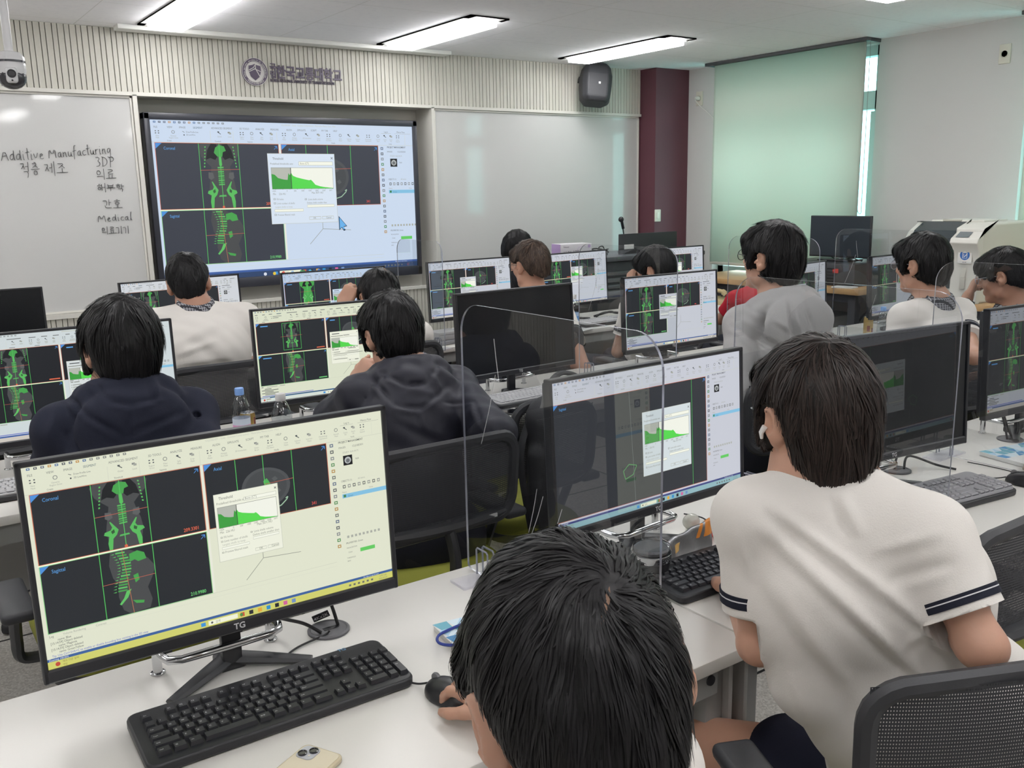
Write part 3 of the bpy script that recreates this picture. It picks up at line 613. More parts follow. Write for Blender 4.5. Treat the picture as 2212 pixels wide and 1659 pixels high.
def app_screen(w, h, white='dfe2cc', task='cfcf6e', blue='3d619b', dim=1, tint=(1, 1, 1), fine=True, dlg=(.466, .305, .652, .667), quad=True, green=False, small=False, pane='23272b', top=.0, sp=(.436, .812, .484), sb=.822, bar='eceedd'):
    s = Scr(w, h, tint, dim); T = lambda *a, **k: s.text(*a, fine=fine, **k)
    g = '6d7070'; lg = 'a3a69c'; rh = .134; Y = lambda v: v/.2345*rh
    s.rect(0, 0, 1, 1, white, 0)
    # quick access icons, title, menu, ribbon
    for i in range(15):
        c = ['4b6fa0', 'c08a3a', '55607a', '4a4f5a'][(i*7) % 4] if i < 9 else '7a7d7c'; s.rect(.012+i*.0165, .007, .020+i*.0165, .018, c, 1); s.rect(.0142+i*.0165, .010, .0178+i*.0165, .0145, white, 2)
    T('CS.JUSEDE01 - Study - (Lossless Compression) - Materialise Mimics Core - Main', .46, .018, .0145, 'bfc2b4', 1)
    for x, tx in zip(MENUX, MENU): T(tx, x, .048, .0165, g if tx != 'SEGMENT' else '40606e', 1)
    s.rect(0, rh-.002, 1, rh, 'c9ccbb', 1)
    T('Log in', .875, .046, .016, g, 1); T('Mimics Flow', .93, .046, .016, g, 1); s.rect(.862, .051, .905, .0525, lg, 1); s.rect(.92, .051, .99, .0525, lg, 1)
    for i, (x, a, b_) in enumerate(RIB):
        kd = i % 4; c = ['5a5f60', '7b7f7d', '4e5456', '8a8d88'][(i*5) % 4]; y = .071
        if kd == 0:
            for dx in (-.007, .003):
                for dy in (-.008, .005): s.rect(x+dx, y+dy, x+dx+.004, y+dy+.006, c, 1)
        elif kd == 1: s.disc(x, y, .0105, c, 1); s.disc(x, y, .0075, white, 2)
        elif kd == 2: s.line((x-.006, y-.006), (x+.005, y+.008), .004, c, 1); s.rect(x-.006, y-.009, x, y-.002, c, 1)
        else: s.rect(x-.006, y-.008, x+.002, y+.002, c, 1); s.rect(x-.002, y-.003, x+.006, y+.008, lg, 2)
        T(a, x, .098, .0122, lg, 1, align='CENTER'); T(b_, x, .110, .0122, lg, 1, align='CENTER')
    T('Draw Profile Line', .118, .074, .013, g, 1); T('3D LiveWire', .118, .091, .013, g, 1); s.disc(.111, .088, .004, '44484a', 1); s.line((.106, .066), (.113, .072), .003, g, 1)
    for x, tx in ((.06, 'Create'), (.225, 'Threshold'), (.34, 'Separate'), (.66, 'Modify'), (.90, 'Verify')): T(tx, x, .1275, .012, g, 1, align='CENTER')
    for x in (.2, .28, .44, .965): s.rect(x, .06, x+.001, .128, 'd0d3c2', 1)
    x1, x2, ym = sp; B = lambda v: 1.0786*v-.142
    # right hand tool strip and project panel
    for i in range(17): s.rect(x2+.012, .146+i*.0365, x2+.023, .164+i*.0365, ['5b6a85', '6b6f6d', 'b48b4a', '4d8a52', '83868a', '54585c'][(i*5) % 6], 1); s.rect(x2+.0147, .151+i*.0365, x2+.0203, .159+i*.0365, white, 2)
    X = x2+.04
    T('PROJECT MANAGEMENT', X, B(.272), .0165, '4a4d4e', 1, off=.008); T('IMAGES', X, B(.3), .015, g, 1); T('CS.JUSEDE01', X+.045, B(.3), .015, g, 1); T('STUDY: N/A IN M', X+.012, B(.328), .015, lg, 1)
    s.rect(X+.012, B(.34), X+.042, B(.392), '101214', 1); s.disc(X+.027, B(.366), .02, 'b4b8b8', 2); s.disc(X+.027, B(.368), .012, '6a6e70', 3); T('N/A', X+.052, B(.37), .015, g, 1)
    T('OBJECTS (1)', X, B(.478), .015, g, 1); T('All items', X+.055, B(.478), .015, lg, 1)
    for i in range(8): s.rect(X+.004+i*.0165, B(.495), X+.013+i*.0165, B(.512), ['55595a', '8a8d8a'][i % 2], 1); s.rect(X+.006+i*.0165, B(.499), X+.011+i*.0165, B(.508), white, 2)
    T('Name', X, B(.537), .014, lg, 1); T('Value', X+.09, B(.537), .014, lg, 1)
    s.rect(X, B(.543), 1, B(.565), '83bfdf', 1); s.rect(X+.004, B(.547), X+.012, B(.561), '3f7f4a', 2); T('Green', X+.018, B(.561), .015, '4b7fa0', 2)
    for i in range(9): s.rect(X+.005+i*.013, B(.77), X+.012+i*.013, B(.783), 'a9aca2', 1)
    T('PROPERTIES: Green', X, B(.815), .015, '5a5d5c', 1); T('VISUALIZATION', X, B(.84), .011, g, 1); T('Color', X+.005, B(.865), .013, g, 1); s.rect(X+.045, B(.852), X+.095, B(.872), '62c95f', 1); T('THRESHOLD', X, B(.895), .011, g, 1); T('INFO', X, B(.912), .011, g, 1)
    def pane_(r, name, bc, num, nc):
        s.rect(r[0]-.0018, r[1]-.003, r[2]+.0018, r[3]+.003, bc, 1); s.rect(*r, pane, 2)  # pane grey is black with reflections and haze put into the colour
        s.poly([(r[0], r[1]), (r[0]+.022, r[1]), (r[0], r[1]+.035)], '4c8fd8', 3); T(name, r[0]+.026, r[1]+.04, .026, '5aa0e0', 3)
        s.path([(r[2]-.014, r[1]+.012), (r[2]-.005, r[1]+.012), (r[2]-.005, r[1]+.028)], .004, '4c8fd8', 3); s.line((r[2]-.016, r[1]+.032), (r[2]-.005, r[1]+.012), .003, '4c8fd8', 3)
        s.text(num, r[2]-.06, r[3]-.012, .026, nc, 3, off=.01, fine=fine)
    gl = lambda x, a, b_: s.line((x, a), (x, b_), .0035, '53c25e', 8)
    if quad:
        c = (.012, rh+.004, x1, ym-.006); a = (x1+.012, rh+.004, x2, ym-.006); g_ = (.012, ym+.006, x1, sb)
        pane_(c, 'Coronal', 'c26a4a', '209.3301', 'e0694a'); pane_(a, 'Axial', 'c26a4a', '341', 'd0504a'); pane_(g_, 'Sagittal', '8fd08a', '210.9980', '6fd078')
        coronal(s, c, 3, allgreen=green, small=small); axial(s, a, 3); sagittal(s, g_, 3)
        s.rect(x1+.003, c[1], x1+.009, c[3], 'e6e7d8', 1); s.rect(x1+.003, g_[1], x1+.009, g_[3], 'e6e7d8', 1); s.rect(.008, ym-.003, x1+.004, ym+.003, 'f4f6dc', 4)
        w_ = c[2]-c[0]
        if not small:
            gl(c[0]+w_*.335, c[1], c[3]); gl(c[0]+w_*.655, c[1], c[3])
        else: s.path([(c[0]+w_*u, c[1]+(c[3]-c[1])*v) for u, v in ((.37, .05), (.63, .05), (.63, .92), (.37, .92), (.37, .05))], .004, '53c25e', 8)
        gl(c[0]+w_*.5, c[1], c[3]); gl(g_[0]+w_*.335, g_[1], g_[3]); gl(g_[0]+w_*.655, g_[1], g_[3])
        s.line((c[0]+w_*.335, c[1]+.165), (c[0]+w_*.655, c[1]+.16), .003, 'b06050', 8); s.line((g_[0]+w_*.335, g_[1]+.16), (g_[0]+w_*.655, g_[1]+.155), .003, 'b06050', 8)
        s.line((g_[0]+w_*.47, g_[1]), (g_[0]+w_*.5, g_[3]), .003, 'b07050', 8); s.disc(g_[0]+w_*.5, ym-.012, .008, 'd8694a', 9)
        w2 = a[2]-a[0]
        for u in (.24, .46, .70): gl(a[0]+w2*u, a[1], a[3])
        s.line((a[0]+w2*.46, a[1]+.16), (a[0]+w2*.7, a[1]+.155), .003, 'b06050', 8)
        o_ = (x1+.155, .70)
        for p in ((x1+.10, .80), (x1+.27, .715), (x1+.155, .60)): s.line(o_, p, .003, '8f9288', 2)
    else:
        c = (.004, .15, .792, .935); pane_(c, 'Sagittal', 'c26a4a', '', 'e0694a')
        s.path([(.33, .70), (.36, .66), (.40, .68), (.38, .74), (.34, .76), (.33, .70)], .006, '4f9a55', 4); s.path([(.50, .62), (.53, .50), (.56, .44), (.57, .5), (.54, .6), (.50, .68), (.485, .66), (.50, .62)], .006, '4f9a55', 4)
        gl(.71, .15, .935); s.line((.37, .15), (.39, .93), .0025, '7d8484', 4)
    # log, status and task bars
    if quad:
        T('Log', .012, sb+.022, .0165, g, 2); T('Volume Rendering', .045, sb+.022, .0165, lg, 2); T('Contrast', .125, sb+.022, .0165, lg, 2); s.rect(.01, sb+.004, x2+.005, sb+.0055, 'c4c7b6', 2); s.rect(.01, sb+.027, x2+.005, sb+.028, 'd2d5c4', 2)
        if sb < .85:
            for i, tx in enumerate(('name: Blue', '[15:14:59] Object deleted', 'name: Magenta', '[15:14:59] Object deleted', 'name: GreenYellow')): T(tx, .013+(.018 if i % 2 == 0 else 0), sb+.043+i*.0155, .0165, '55595a', 2)
            T('Tip: Use Ctrl+Shift+C to enable or disable bounding box resizing in the 3D view', .013, sb+.122, .0165, '5560c0', 2)
    s.rect(0, .949, 1, .963, blue, 2); T('Zooming 100.00%', .004, .961, .0145, 'e0e6f0', 3); T('No data or out of view', .90, .961, .0125, 'd6dcea', 3)
    s.rect(0, .963, 1, 1, task, 2)
    s.disc(.024, .981, .011, 'c04a3a', 3); T('매우 더운 날씨', .036, .979, .0145, '8a7a4a', 3); T('전망', .036, .996, .013, '8a7a4a', 3)
    s.rect(.395, .972, .408, .992, '3f93d6', 3); s.rect(.416, .970, .500, .994, 'eef0d8', 3); T('검색', .436, .989, .017, '8a8d88', 4); s.disc(.426, .982, .006, '5a5d5c', 4)
    for i, c in enumerate(('c8503a', '2a2c30', 'e0a83a', '2f8fc8', '20242a', 'd0609a', '6f8fc0')): s.rect(.508+i*.026, .971, .520+i*.026, .993, c, 3)
    s.disc(.511, .982, .009, '4f8f4a', 4)
    T('오후 3:20', .955, .979, .014, g, 3); T('2025-07-07', .952, .995, .014, g, 3)
    for i in range(6): s.rect(.85+i*.015, .977, .857+i*.015, .988, '6a6d68', 3)
    # dialog
    x0, y0, x1_, y1 = dlg; d = mapr(dlg); q = lambda u, v: d([(u, v)])[0]; dw, dh = x1_-x0, y1-y0
    s.rect(x0-.001, y0-.002, x1_+.001, y1+.002, 'b9bcae', 10); s.rect(x0, y0, x1_, y1, bar, 11)
    T('Threshold', *q(.07, .085), .022, '55585a', 12); s.line(q(.945, .045), q(.975, .075), .003, '55585a', 12); s.line(q(.975, .045), q(.945, .075), .003, '55585a', 12)
    T('Predefined thresholds sets:', *q(.03, .155), .018, '85887f', 12); s.rect(*q(.45, .11), *q(.97, .165), 'b5b8aa', 12); s.rect(*q(.455, .115), *q(.965, .16), 'f2f4e6', 13); T('Bone (CT)', *q(.47, .15), .018, '85887f', 14)
    hx0, hy0 = q(.04, .2); hx1, hy1 = q(.96, .5)
    s.rect(hx0-.001, hy0-.002, hx1+.001, hy1+.002, '7d807a', 12); s.rect(hx0, hy0, hx1, hy1, 'f0f2e6', 13); s.rect(hx0, hy0, hx0+(hx1-hx0)*.31, hy1, 'b5b8ae', 14)
    hp = lambda u, v: (hx0+(hx1-hx0)*u, hy1-(hy1-hy0)*v)
    for (ua, va), (ub, vb) in zip(HIST[:-1], HIST[1:]):
        s.poly([hp(ua, va*1.3), hp(ub, vb*1.3), hp(ub, 0), hp(ua, 0)], '3c9c3e' if ub <= .315 else '55d64e', 15)
    s.rect(hp(.305, 1)[0], hy0, hp(.315, 1)[0], hy1, '3a3d3c', 16)
    for i in range(9): T(['-1024', '', '0', '500', '1000', '1500', '2000', '2500', '3071'][i], *q(.03+i*.108, .54), .014, '7a7d76', 12); s.rect(*q(.08+i*.108, .5), *q(.085+i*.108, .51), '44484a', 12)
    T('Min', *q(.04, .585), .018, '85887f', 12); T('226 HU', *q(.13, .585), .018, '85887f', 12); T('Max 3071 HU', *q(.62, .575), .018, '85887f', 12)
    for u, v, tx in ((.09, .66, 'Fill holes'), (.09, .72, 'Limit number of shells'), (.06, .77, 'Largest shells to keep'), (.56, .67, 'Limit shells volume'), (.54, .72, 'Delete shells smaller than'), (.09, .885, 'Preview filtered mask')): T(tx, *q(u, v), .017, '8d9087' if u != .06 else 'b5b8ac', 12)
    for u, v in ((.045, .645), (.045, .705), (.51, .655), (.045, .87)): s.rect(*q(u, v-.012), *q(u+.03, v+.012), '85887f', 12); s.rect(*q(u+.005, v-.007), *q(u+.025, v+.007), bar, 13)
    for r in ((.05, .79, .48, .83), (.54, .735, .96, .775)): s.rect(*q(r[0], r[1]), *q(r[2], r[3]), 'c0c3b5', 12); s.rect(*q(r[0]+.004, r[1]+.006), *q(r[2]-.004, r[3]-.006), 'f2f4e6', 13)
    for u, tx in ((.6, 'OK'), (.8, 'Cancel')): s.rect(*q(u-.04, .91), *q(u+.14, .955), 'b5b8aa', 12); s.rect(*q(u-.036, .916), *q(u+.136, .95), bar, 13); T(tx, *q(u+.02, .945), .017, '6d7068', 14)
    return s
# ---------------------------------------------------------------- the big display
TX0, TX1, TZ0, TZ1, TY = 1.557, 3.515, .966, 2.105, 6.20
t = thing('television', 'large wall display in the niche showing a body scan and a green histogram', 'display', ((TX0+TX1)/2, TY, TZ0)); w, h = TX1-TX0, TZ1-TZ0
M_bez = mat('bezel_dark', '34363f', .35)
b = MB()
for s_ in (-1, 1): b.rbox((s_*(w/2-.019), .03, h/2), (.038, .09, h), .006); b.rbox((0, .03, h/2+s_*(h/2-.022)+(.012 if s_ < 0 else 0)), (w, .09, .044 if s_ > 0 else .068), .006)
b.box((0, .06, h/2), (w-.05, .06, h-.05)); obj('bezel', b, M_bez, t)
sw, sh = w-.072, h-.108
s = app_screen(sw, sh, white='c9d8ec', task='2f4468', blue='3f5f9f', pane='383c46', bar='d6e2f0', dlg=(.40, .197, .66, .655), sp=(.443, .845, .547), sb=.894)
cu = [(0, 0), (0, .1), (.011, .082), (.019, .105), (.027, .1), (.019, .078), (.034, .073)]; s.poly([(.664+x, .615+y) for x, y in cu], '1c3048', 20); s.poly([(.667+x*.8, .626+y*.8) for x, y in cu], '6ab0e8', 21)
for i, c in enumerate(('d8dde8', 'e0c23a', 'd85040', '9ac0e0', '4a9a5a', '50b0d8', '3f80d0')): s.disc(.36+i*.035, .984, .011, c, 21)
s.build(t, (0, -.004, .064))

# ================================================================= FURNITURE
DT = .725                      # desk top height
M_lam = mat('desk_laminate', 'd9d7d2', .32, spec=.4); M_edge = mat('desk_edge', 'c9c6c0', .45); M_leg = mat('desk_steel', '8f908f', .45); M_panel = mat('desk_panel', 'a3a3a1', .55)
M_blk = mat('black_plastic', '2c2d31', .45, bump=.05, bscale=400); M_blk2 = mat('black_satin', '1f2024', .35); M_chrome = mat('chrome', 'c9cacc', .12, metal=1); M_grey = mat('grey_plastic', '6f7073', .45)
def make_desk(w, label):
    t = thing('computer_desk', label, 'desk', (0, 0, 0), 0, 'white computer desks'); d = .64
    obj('desktop', MB().rbox((0, 0, DT-.014), (w-.004, d, .028), .004, 0, None, 2), M_lam, t)
    obj('apron', MB().box((0, -d/2+.035, DT-.028-.03), (w-.16, .025, .06)).box((0, d/2-.035, DT-.058), (w-.16, .025, .06)), M_leg, t, False)
    obj('modesty_panel', MB().box((0, d/2-.10, DT-.25), (w-.1, .016, .36)), M_panel, t, False)
    b = MB()
    for i in range(int(w/.35)):
        for z in (-.2, -.29): b.lathe([(.018, 0), (.018, .002)], 14, 0, rotm(PI/2), (-w/2+.25+i*.35, d/2-.108, DT+z))
    obj('cable_holes', b, mat('hole_dark', '2f3033', .6), t)
    for sx in (-1, 1):
        l = obj('leg', MB().rbox((sx*(w/2-.05), -d/2+.08, (DT-.03)/2), (.05, .05, DT-.03), .005).rbox((sx*(w/2-.05), d/2-.08, (DT-.03)/2), (.05, .05, DT-.03), .005).box((sx*(w/2-.05), 0, .07), (.04, d-.2, .04)), M_leg, t)
        b = MB().rbox((sx*(w/2-.022), -.08, DT-.13), (.012, d-.24, .19), .003); obj('side_plate', b, M_panel, t)
        ms = mat('screw_steel', '55565a', .35, metal=.8)
        for y in (-.2, .04): obj('screw', MB().lathe([(.011, 0), (.010, .003), (.004, .003), (.003, .001)], 14, 0, rotm(0, sx*PI/2), (sx*(w/2-.016), y, DT-.12)), ms, t)
        obj('screw', MB().lathe([(.011, 0), (.01, .003)], 12, 0, rotm(PI/2), (sx*(w/2-.1), -d/2+.022, DT-.055)), ms, t)
    return t
DY = [1.36, 3.065, 4.655]; ROWN = ['nearest', 'middle', 'far']
d0 = None
DX = [[-.52, 1.28, 3.08, 4.88], [-.52, 1.28, 3.08, 4.88], [-.52, 1.28, 3.08, 4.88]]
for r in range(3):
    for k in range(3):
        x0, x1 = DX[r][k], DX[r][k+1]; lab = 'white computer desk in the %s row, %s' % (ROWN[r], ('left stretch with the left monitors', 'middle stretch with the clear partitions', 'right stretch toward the windows')[k])
        if d0 is None: d0 = make_desk(1.8, lab); o = d0
        else: o = dup(d0, lab)
        o.location = ((x0+x1)/2, DY[r], 0)
for r in (1, 2):
    o = make_desk(.46, 'short white desk end in the %s row nearest the window wall' % ROWN[r]); o.location = (5.11, DY[r], 0)
# ---------------------------------------------------------------- monitors
MW, MH = .613, .355
M_mon = mat('monitor_black', '232429', .4); M_monback = mat('monitor_back', '2a2c30', .55)
M_off = mat('screen_off', '15171b', .22, spec=.45); M_tg = mat('monitor_logo', 'd8d8da', .4)
def stand(t):
    hub = (0, .078, .0); b = MB()
    for sx in (-1, 1): b.tube([(0, .078, .016), (sx*.05, .045, .013), (sx*.125, -.005, .008)], [.02, .017, .011], 8, flat=.55)
    b.rbox((0, .078, .011), (.05, .05, .022), .006); obj('foot', b, M_blk2, t)
    obj('neck', MB().rbox((0, .062, .09), (.036, .018, .17), .004).rbox((0, .05, .17), (.07, .03, .07), .006), M_blk2, t)
def monitor(x, y, yaw, label, scr=None, sticker=False, back=False):
    t = thing('monitor', label, 'monitor', (x, y, DT), R(yaw), 'desk monitors'); tilt = rotm(R(-3)); up = np.array((0, 0, .10))
    b = MB(); bz = .0085; bb = .022
    b.box((0, .006, MH/2+.0), (MW-.01, .012, MH-.01)); 
    for s_ in (-1, 1): b.rbox((s_*(MW/2-bz/2), .004, MH/2), (bz, .022, MH), .002, seg=1)
    b.rbox((0, .004, MH-bz/2), (MW, .022, bz), .002, seg=1).rbox((0, .004, bb/2), (MW, .022, bb), .003, seg=1)
    b.rbox((0, .022, MH/2), (MW*.98, .02, MH*.96), .008); b.rbox((0, .038, MH*.42), (MW*.45, .03, MH*.5), .012)
    o = obj('housing', b, M_mon, t); o.location = up; o.rotation_euler = (R(-3), 0, 0)
    lb = MB(); flat_text(lb, 'TG', .015, 0, -.007, .007, .02, .0008, align='CENTER'); l = obj('logo', lb, M_tg, t, False); l.location = up; l.rotation_euler = (R(-3), 0, 0)
    w, h = MW-2*bz, MH-bz-bb
    if scr is None: s = obj('screen', MB().box((0, -.0012, bb+h/2), (w, .0012, h)), M_off, t, False)
    else: s = scr(w, h).build(t, (0, 0, 0)); s.data.transform(Matrix.Translation((0, -.001, bb)))
    s.location = up; s.rotation_euler = (R(-3), 0, 0)
    if sticker: o = obj('sticker', MB().box((-MW/2+.12, .0335, MH-.075), (.09, .002, .03)), mat('sticker_white', 'd5d5d3', .6), t, False); o.location = up; o.rotation_euler = (R(-3), 0, 0)
    stand(t); return t
bl = dict(white='c3c7d0', task='c8c4bc', blue='3f5c98', bar='cdd0d8', pane='25292d')
A = app_screen
monitor(.450, 1.484, -1.2, 'large lit monitor in the left foreground with yellow taskbar and green scan', lambda w, h: A(w, h))
monitor(1.434, 1.47, 1.5, 'lit monitor facing the seated boy in white, with teal taskbar and bone outlines', lambda w, h: A(w, h, white='c6c9d3', task='8fb4bb', blue='3f4780', bar='d3dcdf', pane='303338', quad=False, sp=(.44, .792, .484), dlg=(.435, .317, .70, .775)))
monitor(2.244, 1.385, -7, 'switched off black monitor right of the seated boy in white')
monitor(3.139, 1.42, -4.7, 'dim monitor cut by the right edge of the picture', lambda w, h: A(w, h, dim=.42, fine=False, **bl))  # screen colours darkened to stand in for the acrylic dimming them
monitor(.50, 3.10, -2.3, 'lit monitor in front of the boy in the navy hoodie, cut by the left edge', lambda w, h: A(w, h, white='cdd6d8', task='ccc6bd', blue='3f5ca0', bar='d6dcdc', pane='1d2024', fine=False))
monitor(1.392, 3.11, -2.8, 'lit monitor with yellowish screen in front of the boy in the dark jacket', lambda w, h: A(w, h, white='dadfc8', task='d3dcd4', blue='355c86', small=True, fine=False))
monitor(2.18, 3.05, 2.9, 'switched off monitor behind the large clear partition')
monitor(3.099, 3.08, 0, 'lit monitor in the middle row left of the boy in the grey hoodie', lambda w, h: A(w, h, fine=False, dlg=(.36, .27, .55, .62), **bl))
monitor(3.905, 2.99, 9, 'dim monitor behind the boy in the grey hoodie', lambda w, h: A(w, h, dim=.62, fine=False, **bl))  # dimming by the acrylic is put into the screen colours
monitor(4.882, 3.03, 3, 'dim monitor in front of the boy in white with the plaid collar', lambda w, h: A(w, h, dim=.5, fine=False, **bl))  # colours scaled down for the light lost through the acrylic
monitor(1.29, 4.68, 7, 'lit monitor in front of the man in the white shirt, below the big display', lambda w, h: A(w, h, fine=False, white='cfd3d8', task='c8c4bc', bar='d6dade', pane='25292d'))
monitor(2.07, 4.58, 1.7, 'lit monitor with an all green scan in front of the boy raising his hand', lambda w, h: A(w, h, fine=False, green=True, white='b9cbe2', task='2f4468', bar='c9dcf0', pane='272c33'))
monitor(2.981, 4.652, 2.6, 'lit monitor seen through the far clear partition, left of the brown haired boy', lambda w, h: A(w, h, fine=False, dlg=(.37, .30, .56, .66), **bl))
monitor(3.80, 4.668, 6, 'lit monitor right of the brown haired boy, below the mask box', lambda w, h: A(w, h, fine=False, dlg=(.44, .27, .62, .63), **bl))
monitor(4.54, 4.52, 0, 'lit monitor half hidden by the black haired boy behind a clear partition', lambda w, h: A(w, h, fine=False, **bl))
monitor(.36, 4.72, 0, 'switched off black monitor at the left edge below the whiteboard')
# ---------------------------------------------------------------- chrome rails behind the monitors
def rail(x, y, rz, label, first=[None]):
    if first[0] is None:
        t = thing('chrome_rail', label, 'rail', (0, 0, DT), 0, 'chrome rails under the monitors'); first[0] = t
        p = [(-.105, .0, .052), (-.105, -.05, .052), (-.1, -.068, .052), (-.08, -.078, .052)]+[(x_, -.078, .052) for x_ in (-.03, .03)]+[(.08, -.078, .052), (.1, -.068, .052), (.105, -.05, .052), (.105, 0, .052)]
        obj('bent_tube', MB().tube(p, .0075, 12), M_chrome, t)
        for sx in (-1, 1): obj('post', MB().tube([(sx*.105, -.001, 0), (sx*.105, -.001, .052)], .0085, 12).lathe([(.013, 0), (.013, .003), (.009, .004)], 14, 0, None, (sx*.105, -.001, 0)), M_chrome, t)
    else: t = dup(first[0], label)
    t.location = (x, y, DT); t.rotation_euler = (0, 0, R(rz))
rail(.442, 1.612, 0, 'bent chrome rail under the foreground monitor with the yellow taskbar')
rail(1.44, 1.58, 5, 'bent chrome rail under the monitor with the teal taskbar')
rail(2.26, 1.52, -7, 'bent chrome rail behind the switched off monitor beside the seated boy in white')
rail(3.16, 1.55, -5, 'bent chrome rail at the right edge by the dim monitor')
rail(.40, 3.24, -2, 'bent chrome rail left of the boy in the navy hoodie')
rail(1.40, 3.25, -3, 'bent chrome rail behind the two water bottles, right of them')
rail(2.245, 3.25, 6, 'bent chrome rail seen through the large clear partition')
rail(3.10, 3.22, 0, 'bent chrome rail under the middle row monitor by the grey hoodie')
rail(4.90, 3.17, 3, 'bent chrome rail by the boy in white with plaid collar')
# ---------------------------------------------------------------- cable grommets
def grommet(x, y, label, cables):
    t = thing('cable_grommet', label, 'cable grommet', (x, y, DT), 0, 'cable grommets')
    obj('cap', MB().lathe([(.041, 0), (.041, .004), (.037, .006), (.034, .004), (.01, .0045), (.0, .0045)], 32, cap=False), mat('grommet_grey', '5b5b5e', .45), t)
    obj('slot', MB().rbox((.004, 0, .0048), (.03, .012, .001), .0004), M_blk2, t)
    for pts in cables: obj('cable', MB().tube(bez(pts), .0035, 7), mat('cable_black', '1e1e21', .5), t)
    return t
def bez(p, n=10):
    """smooth line through points"""
    p = [np.array(q, float) for q in p]; o = []
    for i in range(len(p)-1):
        a = p[max(i-1, 0)]; b_, c = p[i], p[i+1]; d = p[min(i+2, len(p)-1)]
        for t in np.linspace(0, 1, n, endpoint=False): o.append(.5*((2*b_)+(-a+c)*t+(2*a-5*b_+4*c-d)*t*t+(-a+3*b_-3*c+d)*t**3))
    return o+[p[-1]]
grommet(.653, 1.577, 'round grey cable grommet right of the foreground monitor, with a tagged cable', [[(-.02, -.01, .006), (-.05, -.0, .03), (-.11, -.02, .07), (-.17, -.03, .12)], [(.02, .0, .006), (.012, .01, .05), (.0, .03, .09), (-.04, .0, .16)]])
grommet(2.445, 1.491, 'round grey cable grommet beneath the switched off monitor by the seated boy', [[(.0, .01, .006), (.06, .03, .05), (.1, .0, .11)], [(.02, -.01, .006), (.06, .0, .035), (.11, -.06, .012), (.13, -.11, .006)]])
grommet(3.042, 1.457, 'round grey cable grommet under the dim monitor at the right edge', [[(-.02, .0, .006), (-.03, .01, .06), (-.06, .02, .14)], [(.01, 0, .006), (-.01, .01, .05), (-.04, .03, .15)], [(.01, -.01, .006), (.05, .0, .03), (.1, .03, .05)]])
t = thing('cable_tag', 'black 4Kx2K tag on the monitor cable in the foreground', 'cable tag', P(693, 1331, 1.83)); b = MB(); b.rbox((0, 0, 0), (.034, .002, .015), .0008); t.rotation_euler = (R(10), R(-18), R(-20))
obj('tag_card', b, mat('tag_black', '26252c', .4), t); b = MB(); flat_text(b, '4Kx2K', .0105, 0, -.001, -.004, .015, .0006, align='CENTER'); obj('print', b, M_tg, t, False)
# ---------------------------------------------------------------- keyboards
KROWS = [[1, -1, 1, 1, 1, 1, -.5, 1, 1, 1, 1, -.5, 1, 1, 1, 1, -.25, 1, 1, 1], [1]*13+[2, -.25, 1, 1, 1, -.25, 1, 1, 1, 1], [1.5]+[1]*12+[1.5, -.25, 1, 1, 1, -.25, 1, 1, 1, (1, 2)],
         [1.75]+[1]*11+[2.25, -3.5, 1, 1, 1], [2.25]+[1]*10+[2.75, -1.25, 1, -1.25, 1, 1, 1, (1, 2)], [1.25, 1.25, 1.25, 4.5, 1.25, 1.25, 1.25, 1.25, 1.75, -.25, 1, 1, 1, -.25, 2, 1]]
KT = [['Esc', 'F1', 'F2', 'F3', 'F4', 'F5', 'F6', 'F7', 'F8', 'F9', 'F10', 'F11', 'F12', 'Prt', 'Scr', 'Brk'], list('`1234567890-=')+['Back', 'Ins', 'Hom', 'PgU', 'Num', '/', '*', '-'], ['Tab']+list('QWERTYUIOP[]\\')+['Del', 'End', 'PgD', '7', '8', '9', '+'],
      ['Caps']+list("ASDFGHJKL;'")+['Enter', '4', '5', '6'], ['Shift']+list('ZXCVBNM,./')+['Shift', '↑', '1', '2', '3', 'Ent'], ['Ctrl', '⊞', 'Alt', '', '한/영', 'Alt', '⊞', '≡', 'Ctrl', '←', '↓', '→', '0', '.']]
M_kb = mat('keyboard_black', '232428', .42, bump=.05, bscale=500); M_key = mat('key_black', '2a2b30', .38); M_leg_w = mat('key_print', 'c9c9cc', .5)
KW, KD = .445, .158
def kb_base(t, m):
    sl = rotm(R(3.0))
    b = MB(); b.prism(rrect(KW, KD, .018, 5), .017); o = obj('case', b, m, t); md = o.modifiers.new('round', 'BEVEL'); md.width = .004; md.segments = 2; md.limit_method = 'ANGLE'
    o.rotation_euler = (R(3), 0, 0); o.location = (0, 0, .006); return o
def key_list():
    out = []; u = .01885; x0 = -KW/2+.018; y0 = KD/2-.030
    for r, row in enumerate(KROWS):
        x = 0; y = y0-r*.0192-(.006 if r else 0); j = 0
        for q in row:
            w, hh = (q if isinstance(q, tuple) else (q, 1))
            if not isinstance(q, tuple) and q < 0: x += -q; continue
            tx = KT[r][j] if j < len(KT[r]) else ''; j += 1
            out.append((x0+(x+w/2)*u, y-(hh-1)*.0096, w*u-.0022, hh*.0192-.0022, tx)); x += w
    return out
